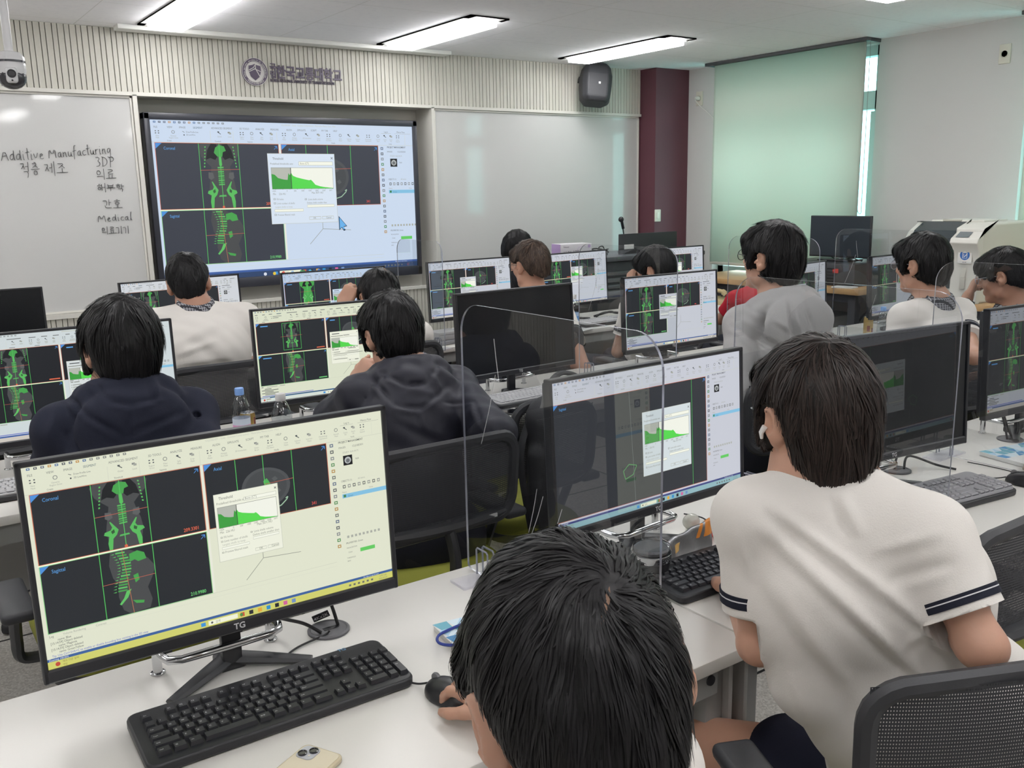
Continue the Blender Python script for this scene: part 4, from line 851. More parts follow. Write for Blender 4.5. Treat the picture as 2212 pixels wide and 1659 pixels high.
def keyboard(t):
    kb_base(t, M_kb); ks = key_list(); sl = rotm(R(3)); parts = []; rest = MB()
    for i, (x, y, w, d, tx) in enumerate(ks):
        b = MB() if i < 96 else rest
        z0, z1 = .0215, .0295; ti = .0022; zs = y*math.sin(R(3))
        v = [(sx*w/2, sy*d/2, 0) for sx, sy in ((-1, -1), (1, -1), (1, 1), (-1, 1))]+[(sx*(w/2-ti), sy*(d/2-ti)+.0006, z1-z0) for sx, sy in ((-1, -1), (1, -1), (1, 1), (-1, 1))]
        b.add(v, [(3, 2, 1, 0), (4, 5, 6, 7), (0, 1, 5, 4), (1, 2, 6, 5), (2, 3, 7, 6), (3, 0, 4, 7)], 0, sl, (x, y, z0+zs))
        if tx:
            tv, tf = text(tx, .0048 if len(tx) < 3 else .0035, .01); tv = tv+np.array([-w/2+.0042, d/2-.0095, z1-z0+.0002]); b.add(tv, tf, 1, sl, (x, y, z0+zs))
        if i < 96: obj('key', b, [M_key, M_leg_w], t, False)
    o = obj('keys', rest, [M_key, M_leg_w], t, False); o['kind'] = 'stuff'
    b = MB(); v, f = text('TG', .0115, .02); b.add(v, f, 0, sl, (KW/2-.082, KD/2-.018, .0275+.0032)); obj('logo', b, mat('logo_blue', '5a8fb8', .4), t, False)
kA = thing('keyboard', 'black keyboard in the foreground in front of the large lit monitor', 'keyboard', (.467, 1.372, DT), R(-1), 'black keyboards'); keyboard(kA)
dup(kA, 'black keyboard beside the arm of the seated boy in white', (1.50, 1.30, DT), R(-2))
M_cov = mat('keyboard_cover', '97979b', .55); M_gap = mat('cover_gap', '4a4a4e', .6)
def covered(loc, rz, label, m=M_cov):
    t = thing('keyboard', label, 'keyboard', loc, rz, 'grey covered keyboards'); kb_base(t, M_kb)
    b = MB(); sl = rotm(R(3)); b.prism(rrect(KW-.012, KD-.012, .016, 4), .004, 0, sl, (0, 0, .0232))
    for x, y, w, d, tx in key_list():
        b.rbox((x, y, .0292+y*math.sin(R(3))), (w, d, .006), .002, 0, sl, 1); b.box((x, y-d/2-.0009, .0276+y*math.sin(R(3))), (w*.8, .0016, .001), 1, sl)
    obj('cover', b, [m, M_gap], t, False); return t
covered((2.285, 1.265, DT), R(-7), 'grey covered keyboard right of the seated boy in white')
covered((2.19, 2.985, DT), R(2), 'pale covered keyboard in front of the switched off monitor behind the clear partition', mat('keyboard_cover_pale', 'b4b4b6', .55))
covered((.30, 2.95, DT), R(-2), 'pale covered keyboard left of the boy in the navy hoodie', MATS['keyboard_cover_pale'])
covered((3.86, 4.47, DT), R(3), 'pale covered keyboard in the far row below the monitor by the brown haired boy', MATS['keyboard_cover_pale'])
# ---------------------------------------------------------------- office chairs
def mesh_mat():
    m = bpy.data.materials.new('chair_mesh'); m.use_nodes = True; nt = m.node_tree; b = nt.nodes['Principled BSDF']; o = nt.nodes['Material Output']
    b.inputs['Base Color'].default_value = (*srgb('313236'), 1); b.inputs['Roughness'].default_value = .8
    tc = nt.nodes.new('ShaderNodeTexCoord'); t = nt.nodes.new('ShaderNodeBsdfTransparent'); mx = nt.nodes.new('ShaderNodeMixShader')
    def wave(ax, sc):
        w = nt.nodes.new('ShaderNodeTexWave'); w.wave_type = 'BANDS'; w.bands_direction = ax; w.inputs['Scale'].default_value = sc; nt.links.new(tc.outputs['Object'], w.inputs[0])
        g = nt.nodes.new('ShaderNodeMath'); g.operation = 'GREATER_THAN'; g.inputs[1].default_value = .70; nt.links.new(w.outputs['Fac'], g.inputs[0]); return g
    a, c = wave('X', 80), wave('Z', 55); k = nt.nodes.new('ShaderNodeMath'); k.operation = 'MULTIPLY'
    nt.links.new(a.outputs[0], k.inputs[0]); nt.links.new(c.outputs[0], k.inputs[1])
    nt.links.new(k.outputs[0], mx.inputs[0]); nt.links.new(b.outputs[0], mx.inputs[1]); nt.links.new(t.outputs[0], mx.inputs[2]); nt.links.new(mx.outputs[0], o.inputs[0]); return m
M_mesh = mesh_mat(); M_green = mat('seat_green', '84862f', .85, bump=.25, bscale=500); M_chb = mat('chair_black', '303135', .5, bump=.05, bscale=300); M_chg = mat('chair_grey', '85868a', .45)
def make_chair():
    t = thing('office_chair', '', 'chair', (0, 0, 0), 0, 'black mesh office chairs with green seats')
    # cushion
    sh = rrect(.48, .46, .09, 6); b = MB(); n = len(sh); V = []
    for z, s_ in ((.460, .93), (.470, .99), (.495, 1.0), (.515, .985), (.527, .94), (.533, .8), (.534, .4)): V += [(x*s_, y*s_, z-(.02*max(0, (y-.1)/.13)**2 if z > .485 else 0)) for x, y in sh]
    k = 7; F = [(i*n+j, i*n+(j+1) % n, (i+1)*n+(j+1) % n, (i+1)*n+j) for i in range(k-1) for j in range(n)]+[tuple(range(n-1, -1, -1)), tuple((k-1)*n+j for j in range(n))]
    obj('seat', b.add(V, F), M_green, t, 50)
    obj('seat_shell', MB().prism(rrect(.46, .44, .09, 6), (.03), 0, None, (0, 0, .435)), M_chb, t)
    # back: a black frame with net stretched in it, slightly hollow
    bw, z0, z1 = .45, .672, .908
    def bk(x, z): u = x/(bw/2); return (x, -.235-.035*(z-.6)/.3+.03*u*u*-1+.03+.0*z, z)
    fr = rrect(bw, z1-z0, .06, 6, 0, (z0+z1)/2); fr2 = []
    for (x, z) in fr: x *= (1+.05*(z-z0)/(z1-z0)); fr2.append(bk2(x, z, bw))
    obj('back_frame', MB().tube(fr2, .0135, 8, closed=True, flat=1.25), M_chb, t)
    V = []; F = []; nx, nz = 22, 10
    for j in range(nz+1):
        for i in range(nx+1):
            z = z0+(z1-z0)*j/nz; x = (-bw/2+bw*i/nx)*(1+.05*(z-z0)/(z1-z0))*.985; V.append(bk2(x, z, bw))
    for j in range(nz):
        for i in range(nx): a = j*(nx+1)+i; F.append((a, a+1, a+nx+2, a+nx+1))
    o = link_mesh('back_mesh', V, F, M_mesh, t, True)
    obj('lower_bar', MB().tube([bk2(x, .685, bw) for x in np.linspace(-bw/2+.03, bw/2-.03, 9)], [.012, .02, .024, .026, .026, .026, .024, .02, .012], 8, flat=.7), M_chb, t)
    lg = MB(); lg.box((.135, -.279, .688), (.034, .003, .010)); obj('maker_badge', lg, mat('badge_white', 'd0d0d0', .5), t, False)
    obj('back_bracket', MB().tube(bez([(0, -.26, .70), (0, -.30, .59), (0, -.26, .455), (0, -.12, .43)]), .022, 8, flat=.6), M_chb, t)
    for s_ in (-1, 1):
        obj('armrest', MB().tube(bez([(s_*.20, .0, .445), (s_*.275, .0, .455), (s_*.285, -.03, .52), (s_*.285, -.08, .62)]), .019, 8, flat=.7), M_chg if False else M_chb, t)
        obj('arm_pad', MB().rbox((s_*.285, -.07, .635), (.075, .24, .028), .012, 0, None, 3), M_chb, t)
    obj('column', MB().lathe([(.05, .435), (.05, .415), (.028, .41), (.028, .20), (.02, .2), (.02, .09)], 16), M_grey, t)
    b = MB()
    for i in range(5):
        a = 2*PI*i/5+.3; c, s_ = math.cos(a), math.sin(a); b.tube([(0, 0, .11), (.15*c, .15*s_, .095), (.3*c, .3*s_, .07)], [.032, .024, .018], 8, flat=.7)
    obj('star_base', b, M_chb, t)
    for i in range(5):
        a = 2*PI*i/5+.3; x, y = .3*math.cos(a), .3*math.sin(a)
        obj('castor', MB().lathe([(.008, -.02), (.026, -.018), (.027, 0), (.026, .018), (.008, .02)], 14, 0, rotm(PI/2, 0, a), (x, y, .027)).tube([(x, y, .03), (x, y, .075)], .008, 6), M_chb, t)
    return t
def bk2(x, z, bw): return (x, -.268+.03*min(1, abs(x)/(bw/2))**2-.05*(z-.6), z)
ch0 = make_chair(); used = []
def chair(x, y, rz, label):
    if not used: o = ch0; o['label'] = label
    else: o = dup(ch0, label)
    used.append(o); o.location = (x, y, 0); o.rotation_euler = (0, 0, R(rz)); return o
chair(1.335, .775, -24, 'mesh office chair in the lower right foreground, behind the boy in the white shirt')
chair(1.86, 1.08, 0, 'empty mesh office chair pushed under the desk at the right edge')
chair(.47, 2.42, 0, 'office chair under the boy in the navy hoodie, armrest showing at the left edge')
chair(1.195, 2.285, 0, 'mesh office chair with green seat behind the boy in the dark jacket')
chair(1.13, 3.86, 0, 'mesh office chair behind the man in the white shirt')
chair(.45, .12, -10, 'office chair under the foreground boy whose head fills the lower middle')
chair(1.80, 2.54, 6, 'empty office chair in the middle row with a black backpack hung on it')
chair(2.68, 2.20, -15, 'office chair under the boy in the grey hoodie')
chair(3.58, 2.13, -10, 'office chair under the boy in white with plaid collar and glasses')
chair(4.28, 2.07, -10, 'office chair under the boy resting his fist on his mouth')
chair(1.86, 3.80, 0, 'office chair under the boy raising his hand')
chair(2.62, 3.72, 0, 'office chair under the brown haired boy with glasses')
chair(3.62, 3.84, 0, 'office chair under the boy seen through the scratched partition')
chair(4.50, 3.80, 0, 'office chair under the person in red')
chair(.40, 3.92, 10, 'empty office chair in the far row, its green seat showing under the left monitor')
# ---------------------------------------------------------------- clear partitions
M_acr = clear('clear_acrylic', (.955, .965, .97), 1.49); M_acre = mat('acrylic_edge', 'a3a6b4', .25, trans=.5); M_foot = clear('acrylic_foot', (.92, .92, .95), 1.35, .35)
def partition(x, y0, y1, label, ztop=1.333, scratch=0):
    t = thing('clear_partition', label, 'partition', (x, (y0+y1)/2, DT), 0, 'clear acrylic desk partitions'); w = y1-y0; h = ztop-DT
    pts = rrect(w, h-.004, (.065, .065, .012, .012), 8, 0, (h+.004)/2)
    M = np.array([[0, 0, 1], [1, 0, 0], [0, 1, 0]], float)
    b = MB().prism(pts, .005, 0, M, (-.0025, 0, 0), ms=1); obj('sheet', b, [M_acr, M_acre], t, False)
    for yy in (-w/2+.07, w/2-.07):
        f = MB().rbox((0, yy, .004), (.15, .06, .006), .002)
        obj('foot_plate', f, [M_foot], t, False)
        g = MB()
        for s_ in (-1, 1): g.tube([(s_*.008, yy-.022, .006), (s_*.008, yy-.022, .064), (s_*.008, yy-.018, .068), (s_*.008, yy+.018, .068), (s_*.008, yy+.022, .064), (s_*.008, yy+.022, .006)], .0022, 6)
        obj('foot_clip', g, M_acre, t)
    if scratch:
        b = MB()
        for u, v, du, dv in [(.17, .545, -.015, -.09), (.168, .47, .06, -.16), (.03, .26, .03, -.10), (.01, .25, .05, -.11), (-.05, .24, .05, -.10)][:scratch]:
            b.tube(bez([(-.0032, w/2-.3+u, v), (-.0032, w/2-.3+u+du*.4, v+dv*.45), (-.0032, w/2-.3+u+du, v+dv)]), .0006, 4)
        obj('scratches', b, mat('scratch_white', 'c4c4c6', .6), t, False)
    return t
partition(1.036, 1.05, 1.665, 'clear partition on the nearest desk row, left of the monitor with the teal taskbar', scratch=5)
partition(1.915, 1.04, 1.67, 'clear partition crossing the head of the boy in the white shirt, beside the switched off monitor')
partition(2.70, .98, 1.56, 'clear partition at the right edge left of the dim cut off monitor')
partition(2.655, 2.62, 3.24, 'clear partition in the middle row left of the black haired boy with reflections', scratch=3)
partition(3.56, 2.62, 3.16, 'clear partition in the middle row in front of the boy in the grey hoodie')
partition(4.46, 2.60, 3.18, 'clear partition in the middle row in front of the switched off wall side monitor', scratch=3)
partition(2.52, 4.22, 4.72, 'small clear partition in the far row over the right end of the big display', 1.318)

# ================================================================= SMALL THINGS ON THE DESKS
M_mouse = mat('mouse_black', '222327', .38)
def mouse(x, y, rz, label, cord):
    t = thing('computer_mouse', label, 'mouse', (x, y, DT), R(rz), 'computer mice')
    p = [ell((0, 0, .004), (.031, .056, .034), k=.01), plane((0, 0, .001), (0, 0, -1), .002), ell((-.048, .0, .02), (.022, .06, .02), k=.008, op='s'), ell((.048, .0, .02), (.022, .06, .02), k=.008, op='s')]
    solid('shell', p, .0035, M_mouse, t); obj('wheel', MB().lathe([(.009, -.003), (.01, 0), (.009, .003)], 14, 0, rotm(0, PI/2), (0, .034, .029)), M_grey, t)
    obj('cord', MB().tube(bez(cord), .0018, 6), mat('cable_black', '1e1e21', .5), t)
mouse(.712, 1.215, 12, 'black mouse under the hand of the foreground boy', [(0, .055, .012), (-.006, .075, .005), (-.012, .10, .003), (-.02, .14, .003)])
mouse(2.60, 1.19, 5, 'black mouse at the right edge by the grey covered keyboard', [(0, .055, .012), (-.01, .08, .005), (-.05, .13, .003), (-.11, .16, .003)])
mouse(3.60, 4.50, 0, 'black mouse in the far row below the monitor by the brown haired boy', [(0, .055, .012), (.01, .1, .003), (.04, .14, .003)])
t = tag(obj('keyboard_cable', MB().tube(bez([PZ(650, 1425, .735), PZ(612, 1428, .729), PZ(640, 1400, .728), PZ(700, 1372, .730), PZ(712, 1362, .736)]), .002, 6), mat('cable_black', '1e1e21', .5)), 'thin black keyboard cable running to the foreground cable grommet', 'cable')
t = tag(obj('keyboard_cable', MB().tube(bez([PZ(1478, 1110, .76), PZ(1520, 1120, .73), PZ(1550, 1150, .729), PZ(1590, 1200, .729)]), .002, 6), MATS['cable_black']), 'thin black cable on the desk behind the silver snack bag', 'cable')
t = tag(obj('mouse_cable', MB().tube(bez([PZ(2090, 998, .729), PZ(2150, 1010, .728), PZ(2215, 1026, .728)]), .0016, 6), MATS['cable_black']), 'thin black cable along the desk under the right hand booklet', 'cable')
def phone(loc, rz, label, body, camera=True, back=None):
    t = thing('smartphone', label, 'phone', loc, rz, 'smartphones')
    obj('case', MB().prism(rrect(.0735, .149, .011, 5), .0085), body, t, 40); md = t.children[0].modifiers.new('round', 'BEVEL'); md.width = .002; md.segments = 2; md.limit_method = 'ANGLE'
    if back: obj('back_glass', MB().prism(rrect(.066, .1415, .009, 5), .0006, 0, None, (0, 0, .0086)), back, t, 40)
    if camera:
        c = obj('camera_block', MB().prism(rrect(.030, .030, .008, 5), .002, 0, None, (-.0155, .0535, .0087)), mat('camera_plate', 'b9bcc2', .2), t)
        b = MB()
        for dx, dy in ((-.006, -.006), (.006, .006)): b.lathe([(.0072, 0), (.0072, .0022), (.0058, .0026), (.005, .0014), (.0, .0014)], 20, 0, None, (-.0155+dx, .0535+dy, .0105), cap=False)
        obj('lens', b, mat('lens_dark', '16171d', .1, coat=.8), c); obj('flash', MB().lathe([(.002, 0), (.002, .0006)], 10, 0, None, (-.009, .0475, .0107)), mat('plate_ivory', 'cfccbf', .4), c)
    return t
phone((.413, 1.165, DT+.001), R(-62), 'pale gold phone lying face down in front of the foreground keyboard', mat('phone_gold', 'c9bda0', .25, coat=.5), True, mat('phone_back', 'd6ccb4', .18, coat=.5))
phone((1.385, 1.165, DT+.001), R(-38), 'black phone half under the sleeve of the boy in the white shirt', mat('phone_black', '232529', .25, coat=.4), False, mat('phone_glass', '121317', .08, coat=.5))
phone((1.955, 2.875, DT+.001), R(28), 'black phone on the middle desk beside the dark jacket', MATS['phone_black'], False, MATS['phone_glass'])
def booklet(loc, rz, label, w, h):
    t = thing('booklet', label, 'booklet', loc, rz, 'pale blue and white booklets'); obj('pages', MB().rbox((0, 0, .006), (w-.003, h-.003, .011), .001), mat('paper_white', 'd8d8d6', .7), t)
    b = MB().box((0, 0, .0124), (w, h, .001), 0); cols = [1, 2, 3, 4]
    r = random.Random(3)
    for i in range(7):
        for j in range(3):
            x, y, s_ = -w/2+.03*i*1.0, h/2-.03*j, .03
            if x+s_ > w/2 or i+j*2 > 7: continue
            b.add([(x, y, .01302), (x+s_, y, .01302), (x+s_*.2, y-s_, .01302)], [(0, 2, 1)], r.choice(cols)); b.add([(x+s_, y, .01302), (x+s_, y-s_, .01302), (x+s_*.2, y-s_, .01302)], [(0, 2, 1)], r.choice(cols))
    for k in range(9): b.box((-w*.1, -h*.1-k*.012, .01305), (w*(.35+.1*(k % 3)), .003, .0002), 5)
    obj('cover', b, [MATS['paper_white'], mat('print_blue', '3f86b8', .5), mat('print_teal', '5fa3b5', .5), mat('print_pale', 'a9cbe0', .5), mat('print_ice', 'cfe0e8', .5), mat('print_grey', '8f9aa6', .5)], t, False); return t
bk = booklet((.905, 1.30, DT), R(-6), 'blue and white booklet half hidden by the foreground head', .21, .28)
booklet((2.865, 1.27, DT), R(-10), 'blue and white booklet at the right edge in front of the dim monitor', .21, .28)
t = tag(obj('lanyard', MB().tube(bez([(.90, 1.415, .741), (.84, 1.41, .741), (.80, 1.40, .741), (.785, 1.375, .741), (.80, 1.352, .741), (.84, 1.345, .741), (.89, 1.36, .741)]), .0028, 6), mat('cord_blue', '2c3f8f', .7)), 'dark blue lanyard cord looped on the booklet by the foreground head', 'lanyard')
phone((2.765, 1.235, DT+.0145), R(-70), 'phone in a beige case lying on the booklet at the right edge', mat('phone_beige', '8e8478', .5), True)
# tumbler with clear lid
t = thing('tumbler', 'black tumbler with clear lid and steel ring beside the teal taskbar monitor', 'tumbler', (1.318, 1.365, DT))
obj('cup', MB().lathe([(.03, 0), (.036, .003), (.042, .05), (.042, .062)], 28), M_blk2, t); obj('steel_ring', MB().lathe([(.0425, .05), (.0435, .052), (.0435, .066), (.042, .067)], 28, cap=False), M_chrome, t)
obj('lid', MB().lathe([(.0425, .066), (.044, .072), (.04, .084), (.026, .092), (.022, .096), (.0215, .118), (.019, .122), (.0, .122)], 28, cap=False), clear('lid_clear', (.86, .87, .88), 1.5), t)
obj('lid_gasket', MB().lathe([(.036, .068), (.040, .075), (.036, .079), (.0, .0795)], 24, cap=False), mat('gasket_grey', '66686c', .4), t)
# snack bag and candies
t = thing('snack_bag', 'open silver snack bag with orange stripes standing by the black keyboard', 'snack bag', (1.475, 1.40, DT), R(3))
V = []; nx, nz = 16, 6
for j in range(nz+1):
    for i in range(nx+1):
        u, v = i/nx, j/nz; V.append((-.075+.15*u+.012*v*(u-.5), .012*math.sin(u*3.1)*(1-v)+.003*math.sin(u*17+v*5), .002+.058*v*(1+.35*u)))
F = [(j*(nx+1)+i, j*(nx+1)+i+1, (j+1)*(nx+1)+i+1, (j+1)*(nx+1)+i) for j in range(nz) for i in range(nx)]
mi = [1 if (i > 9 and j > 2 and (i % 2 or i > 13)) else 2 if (2 < i < 5 and 1 < j < 4) else 0 for j in range(nz) for i in range(nx)]
o = link_mesh('wrapper', V, F, [mat('foil_silver', 'a9aaad', .28, metal=.7, bump=.3, bscale=80), mat('print_orange', 'd98a3a', .4), mat('print_yellow', 'd9b06a', .4)], t, True, mi); md = o.modifiers.new('thick', 'SOLIDIFY'); md.thickness = .004
t = thing('candy_pack', 'red and white candy pack behind the silver snack bag', 'candy', PZ(1530, 1160, DT)); solid('wrapper', [ell((0, 0, .018), (.03, .022, .018)), ell((.03, .01, .014), (.02, .014, .012))], .004, mat('wrap_red', 'c22a2c', .2, coat=.4), t)
t = thing('candy_pack', 'pale clear wrapped candy beside the red candy pack', 'candy', PZ(1512, 1150, DT)+Vector((.0, .03, 0))); solid('wrapper', [ell((0, 0, .02), (.024, .02, .02))], .004, mat('wrap_pale', 'b9bab0', .2, coat=.4), t)
# cans and bottles
def can(loc, r, h, label, m, rz=0):
    t = thing('drink_can', label, 'can', loc, rz, 'gold drink cans'); obj('body', MB().lathe([(r*.84, 0), (r*.95, .004), (r, .010), (r, h-.010), (r*.9, h-.002)], 28, cap=False), m, t)
    obj('lid', MB().lathe([(r*.9, h-.002), (r*.92, h), (r*.88, h), (r*.84, h-.004), (.0, h-.004)], 28, cap=False).rbox((0, -.006, h-.003), (.014, .022, .0015), .0006), mat('can_lid', 'c3c4c6', .25, metal=.9), t)
    a = MB()
    for a0, a1, z0, z1 in ((200, 235, .25, .55), (255, 320, .12, .42), (300, 330, .5, .8)): a.add([(r*1.004*math.cos(R(a)), r*1.004*math.sin(R(a)), h*z) for a in np.linspace(a0, a1, 6) for z in (z0, z1)], [(2*i, 2*i+2, 2*i+3, 2*i+1) for i in range(5)])
    obj('print', a, mat('can_print', '7a3f35', .4), t)
M_can = mat('can_gold', 'b89a5c', .28, metal=.75)
def under(x, y, h): v = PZ(x, y, DT+h); return Vector((v.x, v.y, DT))
can(under(534, 890, .088), .027, .088, 'small gold drink can between the two water bottles', M_can); can((4.63, 3.06, DT), .026, .112, 'tall gold drink can right of the boy in the grey hoodie', mat('can_pale_gold', 'c2a468', .35, metal=.5))
M_pet = clear('bottle_plastic', (.84, .87, .89), 1.7, .03); M_water = clear('bottle_inner', (.9, .93, .95), 1.33)
def bottle(loc, label, capc, labc, h=.2, r=.031, empty=False):
    t = thing('water_bottle', label, 'bottle', loc, 0, 'plastic water bottles'); s_ = h/.2
    pr = [(r*.82, 0), (r*.97, .006*s_), (r, .015*s_), (r*.97, .03*s_), (r, .045*s_), (r*.94, .05*s_), (r*.94, .10*s_), (r, .105*s_), (r*.97, .115*s_), (r, .125*s_), (r*.95, .14*s_), (r*.6, .168*s_), (r*.42, .176*s_), (r*.4, .186*s_)]
    obj('shell', MB().lathe(pr, 28, cap=False).lathe([(r*.82, 0), (0, .006)], 28, cap=False), M_pet, t)
    obj('cap', MB().lathe([(r*.48, .177*s_), (r*.5, .179*s_), (r*.5, .196*s_), (r*.46, .2*s_)], 24), mat('cap_'+capc, capc, .4), t)
    if labc: obj('paper_label', MB().lathe([(r*.965, .052*s_), (r*.965, .078*s_)], 28, 0, cap=False).lathe([(r*.965, .078*s_), (r*.965, .099*s_)], 28, 1, cap=False), [mat('label_'+labc[0], labc[0], .5), mat('label_'+labc[1], labc[1], .5)], t)
bottle(under(516, 838, .205), 'water bottle with a light blue cap behind the small gold can', '7ba3df', ('d58fc0', 'c9d2df'), .205); bottle(under(605, 850, .205), 'water bottle with a white cap and blue label right of the small gold can', 'dcdcdc', ('3f7fc4', '9cbfe0'), .205, .034)
bottle((3.565, 4.40, DT), 'water bottle with a blue label in the far row by the brown haired boy', 'd4d6d8', ('5a93d8', 'a9c6e6'), .215); bottle((5.18, 2.80, DT), 'water bottle with a light blue cap beside the wrist watch', '7fa9e0', ('8f9a8f', 'aab3aa'), .19)
bottle((4.52, 2.90, DT), 'water bottle with a light blue cap behind the shoulder of the boy before the printer', '7fa9e0', None, .19)
# things on the far row
t = thing('laptop', 'grey closed laptop on the far desk by the small clear partition', 'laptop', (2.68, 4.50, DT), R(8)); obj('body', MB().rbox((0, 0, .011), (.25, .18, .020), .004), mat('laptop_grey', '7b7c80', .4), t)
t = thing('storage_box', 'pale grey box stacked on the closed laptop in the far row', 'box', (2.70, 4.52, DT+.022), R(4)); obj('body', MB().rbox((0, 0, .022), (.17, .13, .044), .003), mat('box_grey', 'a3a3a4', .5), t); obj('seam', MB().box((0, -.0655, .03), (.165, .001, .002)), M_blk2, t, False)
t = thing('paper_cup_lid', 'round white lid lying on the far desk left of the closed laptop', 'lid', (2.56, 4.64, DT)); obj('lid', MB().lathe([(.055, 0), (.058, .012), (.045, .022), (.03, .026), (0, .027)], 28, cap=False), mat('lid_white', 'd0cdc9', .45), t)
def sheet(loc, rz, label, w=.21, h=.297):
    t = tag(obj('paper_sheet', MB().box((0, 0, .001), (w, h, .002)), MATS['paper_white'], None, False), label, 'paper'); t.location = loc; t.rotation_euler = (0, 0, rz)
sheet((3.55, 4.45, DT), R(20), 'white paper sheet on the far desk under the blue label bottle'); sheet((4.98, 4.60, DT), R(15), 'white paper sheet in front of the desk telephone')
tag(obj('pen', MB().tube([(3.70, 4.385, DT+.006), (3.95, 4.395, DT+.006)], .005, 8), M_blk2), 'black pen on the far desk under the pale covered keyboard', 'pen')
tag(obj('cable_bundle', MB().tube(bez([(4.02, 4.75, .73), (4.1, 4.68, .76), (4.2, 4.72, .74), (4.32, 4.66, .735), (4.4, 4.7, .77), (4.5, 4.66, .735)]), .008, 6).tube(bez([(4.0, 4.7, .735), (4.12, 4.74, .75), (4.25, 4.66, .74), (4.36, 4.72, .735)]), .007, 6), MATS['cable_black']), 'tangle of black cables on the far desk right of the monitor below the mask box', 'cables')
t = thing('desk_telephone', 'beige desk telephone behind the person in red', 'telephone', (5.16, 4.70, DT), R(30)); b = MB(); b.rbox((0, 0, .03), (.17, .2, .05), .012, 0, rotm(R(12)), 3); obj('base', b, mat('phone_cream', 'b9a77f', .45), t)
obj('handset', MB().tube(bez([(-.06, -.09, .075), (-.06, -.06, .10), (-.06, .06, .115), (-.06, .095, .095)]), [.02]*10+[.014]*10+[.02]*11, 8), MATS['phone_cream'], t)
b = MB()
for i in range(3):
    for j in range(4): b.rbox((.0+.028*i, -.05+.025*j, .06+.0055*j), (.018, .014, .008), .002)
obj('keypad', b, M_blk2, t)
# ---------------------------------------------------------------- teacher's console
t = thing('teacher_console', 'dark grey teaching console in front of the clean whiteboard', 'console', (4.85, 5.50, 0)); M_con = mat('console_dark', '3c3e42', .5)
obj('cabinet', MB().rbox((0, .0, .53), (1.4, .5, 1.02), .006), M_con, t); obj('counter', MB().rbox((0, -.01, 1.062), (1.46, .58, .035), .008), mat('console_top', '55575c', .4), t)
b = MB()
for i, z in enumerate((.95, .9, .85, .8)): b.rbox((-.2+.05*i, -.254, z), (.5, .012, .03), .003)
obj('rack_panels', b, mat('rack_silver', '77797d', .35, metal=.5), t); obj('side_shelf', MB().box((-.62, -.28, .72), (.18, .12, .02)), M_con, t)
t = thing('monitor', 'black monitor seen from behind with a white sticker, on the teaching console', 'monitor', (5.12, 5.38, 1.08-.23), 0, 'desk monitors')
b = MB().rbox((0, 0, .205), (.62, .02, .36), .006).rbox((0, .02, .2), (.3, .03, .2), .01); obj('housing', b, M_monback, t); obj('sticker', MB().box((-.215, -.011, .285), (.10, .002, .036)), mat('sticker_white', 'd5d5d3', .6), t, False); obj('foot', MB().rbox((0, .03, .242), (.03, .03, .03), .004).rbox((0, .06, .238), (.2, .16, .012), .004), M_blk2, t)
b = MB()
for k in range(3): b.box((-.24+.02*k, -.0123, .292-.012*(k % 2)), (.03, .0006, .003))
t = thing('mask_box', 'lilac and white face mask box on the teaching console', 'box', (4.355, 5.40, 1.08), R(-12)); w_, d_, h_ = .26, .15, .105
obj('carton', MB().rbox((0, 0, h_/2), (w_, d_, h_), .002), mat('carton_white', 'cfcdd2', .6), t); obj('lilac_end', MB().box((-w_/2-.0008, 0, h_/2), (.0012, d_-.002, h_-.002)), mat('carton_lilac', 'b49ac8', .6), t, False)
b = MB(); F_ = -d_/2-.0012
for tx, sz, x, z, of in (('KF', .026, -.105, .034, 0), ('94', .028, -.070, .034, .01), ('100', .034, -.028, .034, .006), ('Relaxed', .014, -.105, .08, .01)): flat_text(b, tx, sz, x, F_, z, of, .0004)
for k in range(3): b.box((-.05, F_, .024-.006*k), (.11-.02*k, .0006, .002))
obj('print', b, mat('print_dark', '55505c', .6), t, False)
b = MB(); b.tube([(.05+.05*math.cos(a)*(1+.2*math.cos(a)), F_, .055+.03*math.sin(a)) for a in np.linspace(0, 2*PI, 24)[:-1]], .0008, 4, closed=True); b.lathe([(.012, 0), (.012, .001)], 20, 0, Rx, (.108, F_, .085)); obj('mask_drawing', b, MATS['carton_lilac'], t, False)
tag(obj('coiled_cable', MB().tube([(4.60+.075*math.cos(a)*(1-.02*a/6), 5.36+.05*math.sin(a), 1.087+.0018*a+.012*abs(math.sin(a*1.3))) for a in np.linspace(0, 22, 120)], .0045, 6).tube(bez([(4.56, 5.34, 1.10), (4.58, 5.35, 1.145), (4.63, 5.36, 1.15), (4.66, 5.37, 1.10)]), .0045, 6), MATS['cable_black']), 'coiled black cable beside the mask box', 'cable')
t = thing('gooseneck_microphone', 'black gooseneck microphone above the teaching console monitor', 'microphone', (4.99, 5.52, 1.08)); obj('stem', MB().tube(bez([(0, 0, 0), (0, 0, .1), (-.01, -.0, .17), (-.03, -.01, .22)]), .005, 8), M_blk2, t); obj('head', MB().tube([(-.015, -.005, .19), (-.04, -.012, .255)], .012, 10).ball((-.046, -.014, .262), .022), M_blk2, t)
obj('base', MB().lathe([(.05, 0), (.05, .012), (.02, .02)], 20), M_blk2, t)
